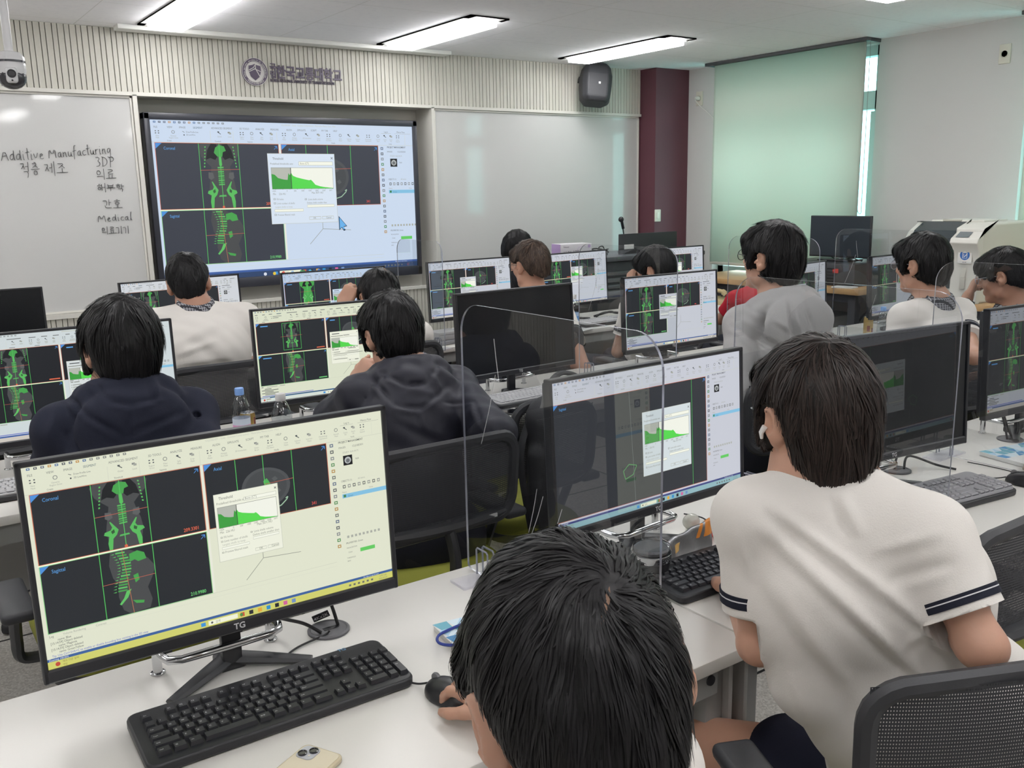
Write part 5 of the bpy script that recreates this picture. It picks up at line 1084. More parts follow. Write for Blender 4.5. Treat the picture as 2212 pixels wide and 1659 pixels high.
# ---------------------------------------------------------------- benches by the window wall
M_wood = mat('bench_wood', 'bb9668', .45, var=.12, vscale=5); M_bleg = mat('bench_leg', '3f4044', .5)
def bench(x0, x1, y0, y1, z, label):
    t = thing('work_bench', label, 'table', ((x0+x1)/2, (y0+y1)/2, 0), 0, 'wooden work benches'); w, d = x1-x0, y1-y0
    obj('top', MB().rbox((0, 0, z-.02), (w, d, .04), .004), M_wood, t); obj('apron', MB().box((0, 0, z-.07), (w-.12, d-.12, .06)), M_bleg, t, False)
    for sx in (-1, 1):
        for sy in (-1, 1): obj('leg', MB().rbox((sx*(w/2-.08), sy*(d/2-.08), (z-.04)/2), (.06, .06, z-.04), .004), M_bleg, t)
bench(5.40, 6.08, 3.66, 5.3, .885, 'wooden bench under the window carrying the black rack unit'); bench(5.37, 6.08, 1.5, 3.44, .86, 'wooden bench carrying the white printer')
t = thing('rack_unit', 'black rack unit with a red sticker on the bench below the window monitor', 'equipment', (5.76, 4.08, .885)); obj('body', MB().rbox((0, 0, .078), (.5, .62, .155), .006), mat('rack_black', '2e3034', .4), t); obj('red_sticker', MB().box((-.2515, -.16, .105), (.002, .045, .03)), mat('sticker_red', 'c0453f', .5), t, False)
b = MB()
for k in range(5): b.box((-.2515, .05, .03+.022*k), (.002, .4, .006))
obj('vents', b, mat('vent_dark', '17181a', .5), t, False)
t = thing('monitor', 'switched off monitor standing on the black rack unit by the window', 'monitor', (5.74, 4.06, 1.042), R(-90), 'desk monitors')
b = MB().rbox((0, 0, .17), (.5, .022, .295), .004); obj('housing', b, M_mon, t); obj('screen', MB().box((0, -.0118, .173), (.485, .0012, .275)), mat('screen_slate', '2e353c', .3, spec=.4), t, False)
obj('neck', MB().tube([(0, .02, .005), (0, .02, .10)], .016, 10), mat('stand_silver', 'a9abad', .3, metal=.6), t); obj('foot', MB().rbox((0, .01, .006), (.26, .18, .01), .004), M_blk2, t)
obj('cable', MB().tube(bez([(-.1, .02, .03), (-.02, .04, -.0), (.08, .03, .02), (.15, .0, .012), (.2, -.02, .006)]), .004, 6), MATS['cable_black'], t)
t = thing('paper_pad', 'white note pad lying on the bench edge below the rack unit', 'paper', (5.45, 3.80, .885), R(10)); obj('pad', MB().rbox((0, 0, .005), (.09, .15, .01), .002), MATS['paper_white'], t)
t = thing('computer_tower', 'pale computer tower with hanging cables under the window bench', 'computer', (5.72, 4.10, 0)); obj('case', MB().rbox((0, 0, .34), (.42, .2, .62), .008), mat('tower_pale', 'b3b2ae', .45), t); obj('front_panel', MB().rbox((-.212, 0, .34), (.006, .17, .56), .002), mat('tower_panel', '8f8f8d', .4), t)
b = MB()
for k in range(4): b.tube(bez([(-.2, -.10, .62-.04*k), (-.24, -.20, .55), (-.22, -.28, .40-.05*k), (-.2, -.36, .62), (-.1, -.4, .75)]), .004, 6)
obj('cables', b, MATS['cable_black'], t)
# printer
t = thing('card_printer', 'white printer with dark glass front and blue clipboard sticker, on the bench', 'printer', (5.70, 3.10, .86)); M_prn = mat('printer_white', 'd4d2cb', .4)
prof = [(-.30, 0), (.28, 0), (.29, .44), (.27, .475), (-.16, .475), (-.27, .42), (-.30, .38)]
Mx = np.array([[1, 0, 0], [0, 0, -1], [0, 1, 0]], float)     # profile x,z pushed along y
o = obj('body', MB().prism(prof, .50, 0, Mx, (0, .25, 0)), M_prn, t, 25); md = o.modifiers.new('round', 'BEVEL'); md.width = .015; md.segments = 3; md.limit_method = 'ANGLE'
o = obj('control_column', MB().prism([(-.335, 0), (-.29, 0), (-.29, .44), (-.20, .468), (-.27, .435), (-.36, .385), (-.37, .36), (-.345, .33), (-.325, .26)], .17, 0, Mx, (0, -.085, 0)), M_prn, t, 25); md = o.modifiers.new('round', 'BEVEL'); md.width = .006; md.segments = 2; md.limit_method = 'ANGLE'
obj('glass_front', MB().prism([(-.306, .08), (-.29, .08), (-.29, .37), (-.262, .415), (-.175, .468), (-.175, .478), (-.275, .428), (-.306, .385)], .28, 0, Mx, (0, .20, 0)), mat('glass_dark', '3c4246', .15, coat=.4), t, 20)
obj('display', MB().add([(-.352, -.19, .394), (-.352, -.11, .394), (-.30, -.11, .424), (-.30, -.19, .424)], [(0, 1, 2, 3)]), mat('display_grey', '6f7478', .3), t, False)
b = MB()
for i in range(2):
    for j in range(3): b.box((-.20+.03*i, .225-.012*j, .476), (.012, .008, .004))
obj('buttons', b, M_blk2, t); obj('tray', MB().rbox((-.36, .06, .05), (.12, .26, .02), .006).rbox((-.36, .06, .0), (.10, .24, .03), .004), M_prn, t); obj('top_hatch', MB().rbox((.03, .02, .478), (.28, .34, .014), .006), M_prn, t); obj('hatch_handle', MB().rbox((-.11, .05, .484), (.02, .12, .012), .004), mat('handle_beige', 'b5b2a9', .4), t)
b = MB(); b.rbox((-.343, -.17, .12), (.016, .03, .07), .004); b.add([(-.351, -.185, .155), (-.351, -.155, .155), (-.338, -.155, .21), (-.338, -.185, .21)], [(0, 1, 2, 3)]); obj('lock', b, MATS['handle_beige'], t)
b = MB(); N_ = rotm(0, -PI/2, 0); sx = -.3375; yc, zc = -.17, .285
def yz(mb, pts, m, dx): mb.add([(sx-dx, yc+y, zc+z) for y, z in pts], [tuple(range(len(pts)))], m)
yz(b, rrect(.085, .092, .008, 4), 0, 0); ci = [(.03*math.cos(a), .004+.03*math.sin(a)) for a in np.linspace(0, 2*PI, 28)[:-1]]; yz(b, ci, 1, .0006); yz(b, rrect(.030, .036, .003, 3, 0, .002), 0, .001); yz(b, rrect(.024, .030, .002, 3, 0, .001), 1, .0014); yz(b, [(-.006, .02), (.006, .02), (.004, .027), (-.004, .027)], 0, .0016)
yz(b, [(-.017, .012), (-.014, .015), (.004, -.006), (-.001, -.008)], 0, .0018)
for k in range(3): yz(b, [(.003, .010-.008*k), (.009, .010-.008*k), (.009, .006-.008*k), (.003, .006-.008*k)], 0, .0018)
yz(b, [(-.012, -.037), (-.001, -.037), (-.001, -.040), (-.012, -.040)], 2, .0006); yz(b, [(.002, -.037), (.012, -.037), (.012, -.040), (.002, -.040)], 2, .0006)
obj('clipboard_sticker', b, [mat('sticker_face', 'd9d8d4', .5), mat('sticker_blue', '2f62a8', .4), MATS['print_dark']], t, False)
# ---------------------------------------------------------------- backpack hung on the empty chair
t = thing('backpack', 'black backpack with a white label hanging on the empty chair in the middle row', 'backpack', (1.765, 2.19, .545)); M_bag = mat('bag_black', '28292d', .75, bump=.2, bscale=300)
p = [rb((0, 0, .19), (.155, .085, .20), .07, None, .02), rb((0, -.085, .12), (.135, .05, .11), .045, None, .02), ell((0, .02, .34), (.13, .08, .06), k=.04), cap((-.15, -.02, .02), (-.15, -.02, .22), .03, .035, k=.03), cap((.15, -.02, .02), (.15, -.02, .22), .03, .035, k=.03)]
p += [cap((-.12, -.125, .238), (.12, -.125, .238), .006, k=.006, op='s')]
solid('body', p, .007, M_bag, t); obj('handle', MB().tube(bez([(-.05, .05, .37), (-.045, .05, .43), (0, .05, .455), (.07, .05, .43), (.10, .05, .37)]), .013, 8, flat=.6), M_bag, t)
obj('zip', MB().tube(bez([(-.135, -.1, .18), (-.12, -.105, .255), (0, -.105, .285), (.12, -.105, .255), (.135, -.1, .18)]), .004, 6), mat('zip_grey', '4a4b50', .4), t)
for sx in (-1, 1): obj('strap', MB().tube(bez([(sx*.12, .06, .33), (sx*.19, .02, .22), (sx*.17, .0, .0), (sx*.14, .03, -.06)]), .012, 6, flat=.4), M_bag, t)
b = MB().box((-.062, -.1365, .175), (.062, .0015, .017)); b2 = MB(); flat_text(b2, 'SURGENT', .0145, -.062, -.1375, .1697, .01, .0004, align='CENTER'); obj('label_patch', b, mat('patch_white', 'cfcfcf', .6), t, False); obj('label_print', b2, M_bag, t, False)

# ================================================================= PEOPLE
def v3(*a): return np.array(a, float)
def un(v): v = np.asarray(v, float); return v/(np.linalg.norm(v)+1e-9)
def pp(x, y, d): return A3(P(x, y, d))
def pz(x, y, z): return A3(PZ(x, y, z))
def head_rot(az, pitch, roll):
    """columns: right, forward, up"""
    return rotm(0, 0, -R(az)) @ rotm(-R(pitch), 0, 0) @ rotm(0, R(roll), 0)
def skin_mat(name, c):
    m = mat(name, c, .5, bump=.04, bscale=250, var=.05, vscale=20); b = m.node_tree.nodes['Principled BSDF']
    b.inputs['Subsurface Weight'].default_value = .12; b.inputs['Subsurface Radius'].default_value = (1, .35, .2); b.inputs['Subsurface Scale'].default_value = .012; return m
SK = {'a': skin_mat('skin_light', 'b78d78'), 'b': skin_mat('skin_tan', 'a67c67'), 'c': skin_mat('skin_warm', 'b18671')}
def hair_mat(name, c0, c1):
    m = mat(name, c0, .46, spec=.24); nt = m.node_tree; b = nt.nodes['Principled BSDF']
    g = nt.nodes.new('ShaderNodeNewGeometry'); r = nt.nodes.new('ShaderNodeValToRGB'); e = r.color_ramp.elements
    e[0].color = (*srgb(c0), 1); e[1].color = (*srgb(c1), 1); nt.links.new(g.outputs['Random Per Island'], r.inputs[0]); nt.links.new(r.outputs[0], b.inputs['Base Color']); return m
HM = {'black': hair_mat('hair_black', '0c0c0d', '1d1c1e'), 'dark': hair_mat('hair_dark_brown', '171312', '372d29'), 'brown': hair_mat('hair_brown', '2f2621', '5a4a40')}
def head_prims(H, M, s=1.0, ears=True):
    q = lambda x, y, z: H+M@(v3(x, y, z)*s); e = lambda c, r, k=.015, op='u', Rm=None: ell(q(*c), np.array(r)*s, M if Rm is None else M@Rm, k, op)
    p = [e((0, -.008, .026), (.074, .093, .090)), e((0, .028, -.042), (.056, .064, .074), .03), e((0, .07, -.098), (.026, .024, .02), .025),
         cap(q(-.042, .02, -.075), q(.042, .02, -.075), .024*s, k=.03), e((-.036, .062, -.028), (.024, .022, .022), .02), e((.036, .062, -.028), (.024, .022, .022), .02),
         cap(q(-.03, .084, .022), q(.03, .084, .022), .011*s, k=.02),
         e((-.031, .1, .004), (.017, .014, .011), .012, 's'), e((.031, .1, .004), (.017, .014, .011), .012, 's'), e((-.031, .08, .003), (.014, .013, .011), .006), e((.031, .08, .003), (.014, .013, .011), .006),
         cap(q(0, .09, .012), q(0, .108, -.028), .0075*s, .0115*s, k=.012), e((-.012, .096, -.031), (.008, .009, .007), .006), e((.012, .096, -.031), (.008, .009, .007), .006),
         e((0, .089, -.062), (.022, .010, .006), .006), e((0, .087, -.072), (.018, .010, .006), .005), cap(q(-.02, .100, -.0665), q(.02, .100, -.0665), .0025*s, k=.003, op='s')]
    if ears:
        for sx in (-1, 1):
            Rm = rotm(R(-12), 0, R(-sx*32)); p += [e((sx*.081, -.010, -.008), (.011, .021, .032), .008, 'u', Rm), e((sx*.076, -.002, -.036), (.009, .010, .011), .008), e((sx*.090, -.004, -.004), (.007, .012, .020), .004, 's', Rm), e((sx*.082, .012, -.014), (.006, .005, .007), .004)]
    return p
def hand(w, d, n, ts, c=(18, 32), s=1.0, thumb=(.55, .75, .25), spread=.06):
    """wrist w, finger direction d, palm normal n, thumb side ts; c = bend at the knuckle and the next joint (one pair or four)"""
    w, d, n = v3(*w), un(d), v3(*n); n = un(n-d*(n@d)); ts = v3(*ts); ts = un(ts-d*(ts@d)-n*(ts@n)); M = np.stack([ts, d, n], 1); cs = c if isinstance(c, list) else [c]*4
    p = [cap(w-d*.03*s, w+d*.012*s, .024*s, .026*s, k=.02, flat=.75, fd=n), rb(w+d*.05*s, np.array((.039, .044, .0135))*s, .012*s, M, .014), ell(w+d*.03*s+ts*.028*s+n*.006*s, np.array((.017, .028, .015))*s, M, .012)]
    for (off, L), (a1, a2) in zip(((.029, .070), (.010, .079), (-.010, .073), (-.029, .057)), cs):
        b = w+d*.088*s+ts*off*s-d*abs(off-.01)*.25*s; a = 0; dd = un(d+ts*off*spread*20*.3)
        for fr, ad, r0, r1 in ((.45, a1, .0094, .0086), (.31, a2, .0086, .0079), (.24, a2*.7, .0079, .0068)):
            a += R(ad); q = b+(dd*math.cos(a)+n*math.sin(a))*L*fr*s; p.append(cap(b, q, r0*s, r1*s, k=.005)); b = q
    t0 = w+d*.022*s+ts*.030*s+n*.006*s; td = un(d*thumb[0]+ts*thumb[1]+n*thumb[2]); t1 = t0+td*.036*s; td2 = un(d*.85+ts*.25*np.sign(thumb[1])+n*(thumb[2]+.15)); t2 = t1+td2*.030*s; t3 = t2+un(d+n*.3)*.022*s
    return p+[cap(t0, t1, .0125*s, .0105*s, k=.010), cap(t1, t2, .0105*s, .0095*s, k=.005), cap(t2, t3, .0095*s, .0078*s, k=.004)]
def proj(Vw):
    r = Vw-np.array(CO); c = np.stack([r@np.array(CR), r@np.array(CU), r@np.array(CF)], 1)
    return np.stack([1106+FPX*c[:, 0]/c[:, 2], 829.5-FPX*c[:, 1]/c[:, 2]], 1)
def folds(root, L, noise=.0):
    """cloth folds: each (x0,y0,x1,y1, width, height) runs along a line on the side that faces the viewer"""
    def f(V, F):
        N = vnormals(V, F); Vw = V+root; q = proj(Vw); vd = np.array(CO)-Vw; vd /= np.linalg.norm(vd, axis=1)[:, None]; face = np.clip(((N*vd).sum(1)-.05)*3, 0, 1); D = np.zeros(len(V))
        for x0, y0, x1, y1, w, h in L:
            a, b = v3(x0, y0), v3(x1, y1); ba = b-a; L2 = ba@ba; t = ((q-a)@ba)/L2; tc = np.clip(t, 0, 1); dv = q-a-np.outer(tc, ba)
            nn = np.array([-ba[1], ba[0]])/math.sqrt(L2); sd = (q-a)@nn; endw = np.clip(1-np.abs(t-.5)*2, 0, 1)**.5
            dist = np.hypot(dv[:, 0], dv[:, 1]); g = np.exp(-(dist/w)**2)-.55*np.exp(-((sd-1.5*w)/(w))**2)*((t > 0) & (t < 1)); D += h*g*endw
        if noise: D += noise*(np.sin(Vw[:, 0]*37+Vw[:, 2]*23)*np.sin(Vw[:, 1]*31-Vw[:, 2]*19)+.5*np.sin(Vw[:, 0]*71+Vw[:, 1]*53+Vw[:, 2]*61))
        return V+N*(D*face)[:, None]
    return f
def hair(t, H, M, st, col, n, seed, s=1.0, wd=.0011):
    r = np.random.default_rng(seed); v = st.get('v', .008); q = lambda x, y, z: H+M@(v3(x, y, z)*s)
    e = lambda c, rr, k=.02, op='u', Rm=None: ell(q(*c), np.array(rr)*s, M if Rm is None else M@Rm, k, op)
    p = [e((0, -.008, .028), (.080+v, .099+v, .094+v)), e((0, -.050, -.02), (.058+v, .052+v, .088), .03), e((0, .07, .06), (.062+v, .035+v*.6, .035), .03)][:3 if st.get('bang', True) else 2]
    p += [cap(q(sx*.066, .03, .03), q(sx*.070, .035, st.get('side', -.0)), .022*s, .014*s, k=.02) for sx in (-1, 1)]
    if st.get('ov'): p += [e(*o) for o in st['ov']]
    if st.get('cut'): p = p[:-2]+[cap(q(sx*.064, .03, .05), q(sx*.066, .03, .035), .018*s, k=.02) for sx in (-1, 1)]
    p += [e((0, .135, st.get('fr', -.052)), (.072, .092, .100), .012, 's'), plane(q(0, -.07, st.get('nape', -.085)), M@v3(0, st.get('nt', .55), -1), .012)]
    sides = st.get('sides', (-1, 1))
    if not st.get('cover'): p += [e((sx*.092, -.002, -.016), (.036, .029, .043), .008, 's') for sx in sides]
    if st.get('cut'): p += [e((sx*.10, .012, -.062), (.07, .085, .066), .012, 's') for sx in sides]
    ph = r.random(6)*6; p.append((lambda x: .0022*s*(np.sin(x[:, 0]*95+x[:, 2]*40+ph[0])*np.sin(x[:, 1]*80-x[:, 2]*35+ph[1])+.6*np.sin(x[:, 0]*210+x[:, 1]*60+ph[2])*np.sin(x[:, 1]*190+x[:, 2]*50+ph[3])), None, None, 'd', 0))
    V, F = surf(p, .006*s if n < 4000 else .0045*s); N = vnormals(V, F)
    # strands: leave the crown, follow the surface, fall at the ends
    i = r.integers(0, len(V), n); X = V[i]+r.normal(0, .003, (n, 3)); L = s*st.get('len', .055)*(.5+.8*r.random(n)); K = 7; lift = s*st.get('lift', .004)*r.random(n)**2
    C = q(*st.get('crown', (.01, -.055, .11)))
    def hit(px):
        o = np.array(CO)-(A3(t.location)); d = un(A3(ray(*px))); x = np.linspace(.3, 1.6, 2600)[:, None]*d+o; k = np.argmax(ev(p, x, .05) < 0); return x[k]
    if 'crown_px' in st: C = hit(st['crown_px'])
    ax = M@v3(*st.get('crown', (.01, -.055, .11))); ax /= np.linalg.norm(ax); G = np.zeros((K+1, n, 3)); NN = None; sw = st.get('swirl', .35)
    down = v3(0, 0, -1); fwd = M@v3(0, 1, 0); jit = r.normal(0, st.get('jit', .16), (n, 3))
    pos = X.copy()
    for k in range(K+1):
        g = grad(p, pos, .003); d = ev(p, pos, .2)
        near = d < .02; off = (.0008+lift*(k/K))
        pos = np.where(near[:, None], pos-g*(d-off)[:, None], pos)
        G[k] = pos
        if k == 0: NN = g.copy()
        w = pos-C; w = w-g*(w*g).sum(1)[:, None]; dist = np.linalg.norm(w, axis=1)[:, None]; w /= dist+1e-6
        rot = np.cross(g, w)*sw*np.exp(-dist/.05); dr = w+rot+down*np.clip(dist/.12, 0, 1.1)*.9+jit
        dr = np.where(near[:, None], dr-g*(dr*g).sum(1)[:, None]*.92, dr+down*.3); dr /= np.linalg.norm(dr, axis=1)[:, None]+1e-6
        pos = pos+dr*(L/K)[:, None]
    nc = max(8, n//st.get('lock', 22)); gi = r.permutation(n)[:nc]; own = np.argmin(((X[:, None]-X[gi][None])**2).sum(2) if n*nc < 3e6 else np.concatenate([((X[a:a+800, None]-X[gi][None])**2).sum(2) for a in range(0, n, 800)]), axis=1); gd = gi[own]
    wt = (np.linspace(0, 1, K+1)**1.3*st.get('clump', .72))[:, None, None]; G = G*(1-wt)+(G[:, gd]+(X-X[gd])[None]*.25)*wt
    tg = np.gradient(G, axis=0); sd = np.cross(tg, NN[None]); sd /= np.linalg.norm(sd, axis=2)[:, :, None]+1e-9
    tap = np.array([.55, .9, 1, 1, .9, .75, .5, .08]); hw = wd*(.6+.8*r.random(n))
    A_, B_ = G+sd*(tap[:, None]*hw)[:, :, None], G-sd*(tap[:, None]*hw)[:, :, None]
    SV = np.stack([A_, B_], 2).transpose(1, 0, 2, 3).reshape(-1, 3); b0 = np.arange(n)[:, None]*(2*(K+1)); kk = np.arange(K)[None]*2
    SF = np.stack([b0+kk, b0+kk+1, b0+kk+3, b0+kk+2], -1).reshape(-1, 4)
    if st.get('part'):   # the scalp shows along the parting
        a, b_, w = st['part']; a, b_ = (hit(a), hit(b_)) if len(a) == 2 else (q(*a), q(*b_)); ba = b_-a; tt = np.clip(((G[0]-a)@ba)/(ba@ba), 0, 1); ds = np.linalg.norm(G[0]-a-np.outer(tt, ba), axis=1); pt = np.array([a+ba*u for u in np.linspace(0, 1, 9)]); g = grad(p, pt); pt = pt-g*(ev(p, pt, .2)+.0006)[:, None]; obj('scalp_parting', MB().tube(pt, [.0005, w*.5, w*.8, w, w*.9, w*.8, w*.6, w*.4, .0004], 8, flat=.5), mat('scalp', '6f5544', .7), t)
        keep = np.repeat(ds > w*(.7+.8*r.random(n)), K); SF = SF[keep]
    if not st.get('cover'):
        ok = np.ones(len(SF), bool)
        for sx in sides:
            lc = (SV-H)@M/s; bad = (lc[:, 0]*sx > .066) & (np.abs(lc[:, 1]+.004) < .028) & (lc[:, 2] < .020) & (lc[:, 2] > -.055)
            if st.get('cut'): bad |= (lc[:, 0]*sx > .05) & (lc[:, 1] > -.04) & (lc[:, 2] < .010)
            ok &= ~bad[SF].any(1)
        SF = SF[ok]
    o = link_mesh('hair', np.concatenate([V, SV]), np.concatenate([F, SF+len(V)]), HM[col], t, True)
    return p
def glasses(t, H, M, col, s=1.0):
    q = lambda x, y, z: H+M@(v3(x, y, z)*s); b = MB()
    for sx in (-1, 1):
        b.tube([q(sx*.033+.024*math.cos(a), .106-.006*abs(math.cos(a))*0, .000+.019*math.sin(a)) for a in np.linspace(0, 2*PI, 20)[:-1]], .0014, 6, closed=True)
        b.tube([q(sx*.057, .106, .004), q(sx*.072, .09, .006), q(sx*.078, .02, .004), q(sx*.080, -.012, -.004), q(sx*.078, -.025, -.018)], .0013, 6)
    b.tube([q(-.010, .106, .003), q(0, .109, .006), q(.010, .106, .003)], .0013, 6)
    o = obj('glasses', b, mat('frame_'+col, {'black': '1c1c1f', 'silver': 'c4c5c8', 'clear': '9a9ca6'}[col], .3, metal=1 if col == 'silver' else 0), t)
    l = MB()
    for sx in (-1, 1): l.add([q(sx*.033+.023*math.cos(a), .106, .000+.018*math.sin(a)) for a in np.linspace(0, 2*PI, 20)[:-1]], [tuple(range(19))])
    obj('lens', l, clear('lens_glass', (.95, .96, .97), 1.5), o, False)
def plaid():
    m = mat('plaid_cloth', '55565e', .8); nt = m.node_tree; b = nt.nodes['Principled BSDF']; tc = nt.nodes.new('ShaderNodeTexCoord'); cur = None
    for ax, sc, th, c in (('X', 34, .90, 'b5b7bd'), ('Z', 34, .90, 'b5b7bd'), ('DIAGONAL', 14, .75, '2a2b33')):
        w = nt.nodes.new('ShaderNodeTexWave'); w.bands_direction = ax; w.inputs['Scale'].default_value = sc; nt.links.new(tc.outputs['Object'], w.inputs[0])
        g = nt.nodes.new('ShaderNodeMath'); g.operation = 'GREATER_THAN'; g.inputs[1].default_value = th; nt.links.new(w.outputs['Fac'], g.inputs[0])
        mx = nt.nodes.new('ShaderNodeMix'); mx.data_type = 'RGBA'; mx.inputs[7].default_value = (*srgb(c), 1); nt.links.new(g.outputs[0], mx.inputs[0])
        if cur is None: mx.inputs[6].default_value = (*srgb('45464e'), 1)
        else: nt.links.new(cur, mx.inputs[6])
        cur = mx.outputs[2]
    nt.links.new(cur, b.inputs['Base Color']); return m
M_plaid = plaid()
def cloth(name, c, bump=.15): return mat(name, c, .85, bump=bump, bscale=420, spec=.2)
M_tee = cloth('cloth_white', 'd6d2cd'); M_navy = cloth('cloth_navy', '262937'); M_jkt = mat('jacket_navy', '23242f', .55, bump=.12, bscale=60, spec=.35); M_ghood = cloth('cloth_heather', 'a6a5a5', .3); M_red = cloth('cloth_red', 'b02433'); M_black = cloth('cloth_black', '1f1f23')
M_trs = cloth('trousers_dark', '2c2d36'); M_nshort = cloth('shorts_navy', '1f2130'); M_strp = cloth('stripe_navy', '20222e'); M_wstr = cloth('stripe_white', 'cfcfd2'); M_shoe = mat('shoe_dark', '3a3a3e', .6)
def person(label, hip, neck, H, az, haz, hp=5, hr=0, sw=.34, arms=(None, None), garment='tee', gm=None, skin='a', hs=None, hcol='black', hn=1800, hseed=1, legs=None, shorts=False, bulk=1.0, fold=(), noise=.0015,
           collar=False, stripes=False, hood=False, h=.008, hsc=1.0, trs=None, shrug=.05, hand_spec=(None, None), hwd=.0013, extra=(), xcloth=(), back=.03, sleeve_end=None, gl=None):
    hip, neck, H = v3(*hip)+v3(0, 0, .04), v3(*neck), v3(*H); root = v3(hip[0], hip[1], 0); t = thing('person', label, 'person', root)
    hip, neck, H = hip-root, neck-root, H-root; f = v3(math.sin(R(az)), math.cos(R(az)), 0); rt = v3(f[1], -f[0], 0); up = v3(0, 0, 1); M = head_rot(haz, hp, hr)
    spine = un(neck-hip); bdir = -un(f-spine*(f@spine)); chest = hip+(neck-hip)*.70+bdir*back; waist = hip+(neck-hip)*.32+bdir*back*.8; fd = f-spine*(f@spine)
    SH = [neck-spine*shrug-rt*sw/2-bdir*.01, neck-spine*shrug+rt*sw/2-bdir*.01]
    for i in (0, 1):
        a = arms[i]
        if a is not None and a[0] is not None: SH[i] = v3(*a[0])-root
    EL, WR = [], []
    for i, sx in ((0, -1), (1, 1)):
        a = arms[i]; EL.append(SH[i]+rt*sx*.05+f*.06-up*.27 if a is None else v3(*a[1])-root); WR.append(EL[i]+f*.20-rt*sx*.08-up*.04 if a is None else v3(*a[2])-root)
    # ---- skin
    nb = neck+un(H-neck)*.0; p = head_prims(H, M, hsc)
    p += [cap(H+M@v3(0, -.022, -.05)*hsc, neck+f*.022-up*.01, .050*hsc, .054, k=.03), cap(neck+f*.02, SH[0], .042, .038, k=.04), cap(neck+f*.02, SH[1], .042, .038, k=.04), cap(neck+f*.02, chest-bdir*.02, .06, .09, k=.05), cap(chest-bdir*.02, hip, .09, .085, k=.05)]
    for i, sx in ((0, -1), (1, 1)):
        p += [cap(SH[i], EL[i], .039, .031, k=.02), cap(EL[i], WR[i], .034, .024, k=.02, flat=.9, fd=up)]
        hsn = hand_spec[i]; d = un(WR[i]-EL[i])
        if hsn is None: p += hand(WR[i], d-up*.2, -up if abs(d[2]) < .8 else f, -rt*sx)
        else: p += hand(WR[i], *hsn[:3], **(hsn[3] if len(hsn) > 3 else {}))
    hj = [hip-rt*.085-up*.01, hip+rt*.085-up*.01]; KN, AN = [], []
    for i, sx in ((0, -1), (1, 1)):
        lg = legs[i] if legs else None
        KN.append(hj[i]+f*.40+rt*sx*.05-up*.01 if lg is None else v3(*lg[0])-root); AN.append(v3(KN[i][0], KN[i][1], .09)-f*.06 if lg is None else v3(*lg[1])-root)
    if shorts:
        for i in (0, 1): p += [cap(hj[i], KN[i], .075, .056, k=.03), cap(KN[i], AN[i], .056, .036, k=.025), cap(AN[i]-up*.05, AN[i]-up*.05+f*.12, .035, .03, k=.02)]
    p += list(extra)
    solid('body', p, h*.7 if h < .007 else .0062, SK[skin], t)
    # ---- clothes
    g = .012; c = [cap(hip-rt*.06*bulk, hip+rt*.06*bulk, .118*bulk, k=.05), cap(hip, waist, .128*bulk, .122*bulk, k=.05, flat=.82, fd=fd), cap(waist, chest, .122*bulk, .132*bulk, k=.05, flat=.76, fd=fd),
                   cap(chest-rt*.05*bulk, chest+rt*.05*bulk, .100*bulk, k=.05), cap(SH[0], SH[1], .050*bulk, k=.04), cap(neck+f*.012-up*.012, SH[0], .056, .050*bulk, k=.04), cap(neck+f*.012-up*.012, SH[1], .056, .050*bulk, k=.04)]
    long_ = garment in ('hoodie', 'jacket', 'long'); ends = []
    ct = list(c)
    for i in (0, 1):
        if long_: c += [cap(SH[i], EL[i], .054*bulk, .050, k=.03), cap(EL[i], EL[i]+(WR[i]-EL[i])*.93, .055, .040, k=.025)]
        else:
            fr = sleeve_end or .62; e2 = SH[i]+(EL[i]-SH[i])*(fr+.12); ends.append((SH[i], EL[i], fr)); c += [cap(SH[i], e2, .052*bulk, .056, k=.03)]
    xt = list(xcloth(neck, f, rt, up, bdir, chest, SH) if callable(xcloth) else xcloth); c += xt
    if hood:
        q = lambda a, b, z: neck+rt*a+f*b+up*z
        pts = [q(.094*math.sin(a), -.086*math.cos(a)+.012, .030-.030*(1-math.cos(a))-.02*(1-math.cos(a))**2*.5) for a in np.linspace(-2.5, 2.5, 13)]
        c += [cap(a, b, .033, k=.014) for a, b in zip(pts[:-1], pts[1:])]
        c += [ell(q(0, -.098, -.062), (.135, .060, .105), np.stack([rt, f, up], 1), .012), cap(q(-.09, -.05, -.0), q(-.14, -.015, -.055), .034, .02, k=.015), cap(q(.09, -.05, -.0), q(.14, -.015, -.055), .034, .02, k=.015)]
        ed = [q(.150*math.sin(a), -.075-.062*math.cos(a), -.055-.108*math.cos(a)) for a in np.linspace(-1.5, 1.5, 11)]
        c += [cap(a, b, .011, k=.010, op='s') for a, b in zip(ed[:-1], ed[1:])]
    c.append(cap(neck-up*.03+f*.0, H+M@v3(0, -.01, -.06), .056 if not hood else .060, .054, k=.012, op='s'))
    if not long_:
        for S_, E_, fr in ends: c.append(('skip',)); c.pop()
    dfun = folds(root, fold, noise)
    if not long_:
        V, F = surf(c, h); V = dfun(V, F)
        # open straight cuffs: everything past the cuff plane along the sleeve is drawn back to it
        for S_, E_, fr in ends:
            d = un(E_-S_); L = np.linalg.norm(E_-S_)*fr; s_ = (V-S_)@d; rad = np.linalg.norm(V-S_-np.outer(s_, d), axis=1); m = (s_ > L) & (rad < .085) & (s_ < L+.12) & (ev(ct+xt, V) > .014)
            V[m] -= np.outer(s_[m]-L, d)
        link_mesh('shirt', V, F, gm or M_tee, t, True)
    else: solid('hoodie' if garment == 'hoodie' else 'jacket' if garment == 'jacket' else 'top', c, h, gm, t, dfun)
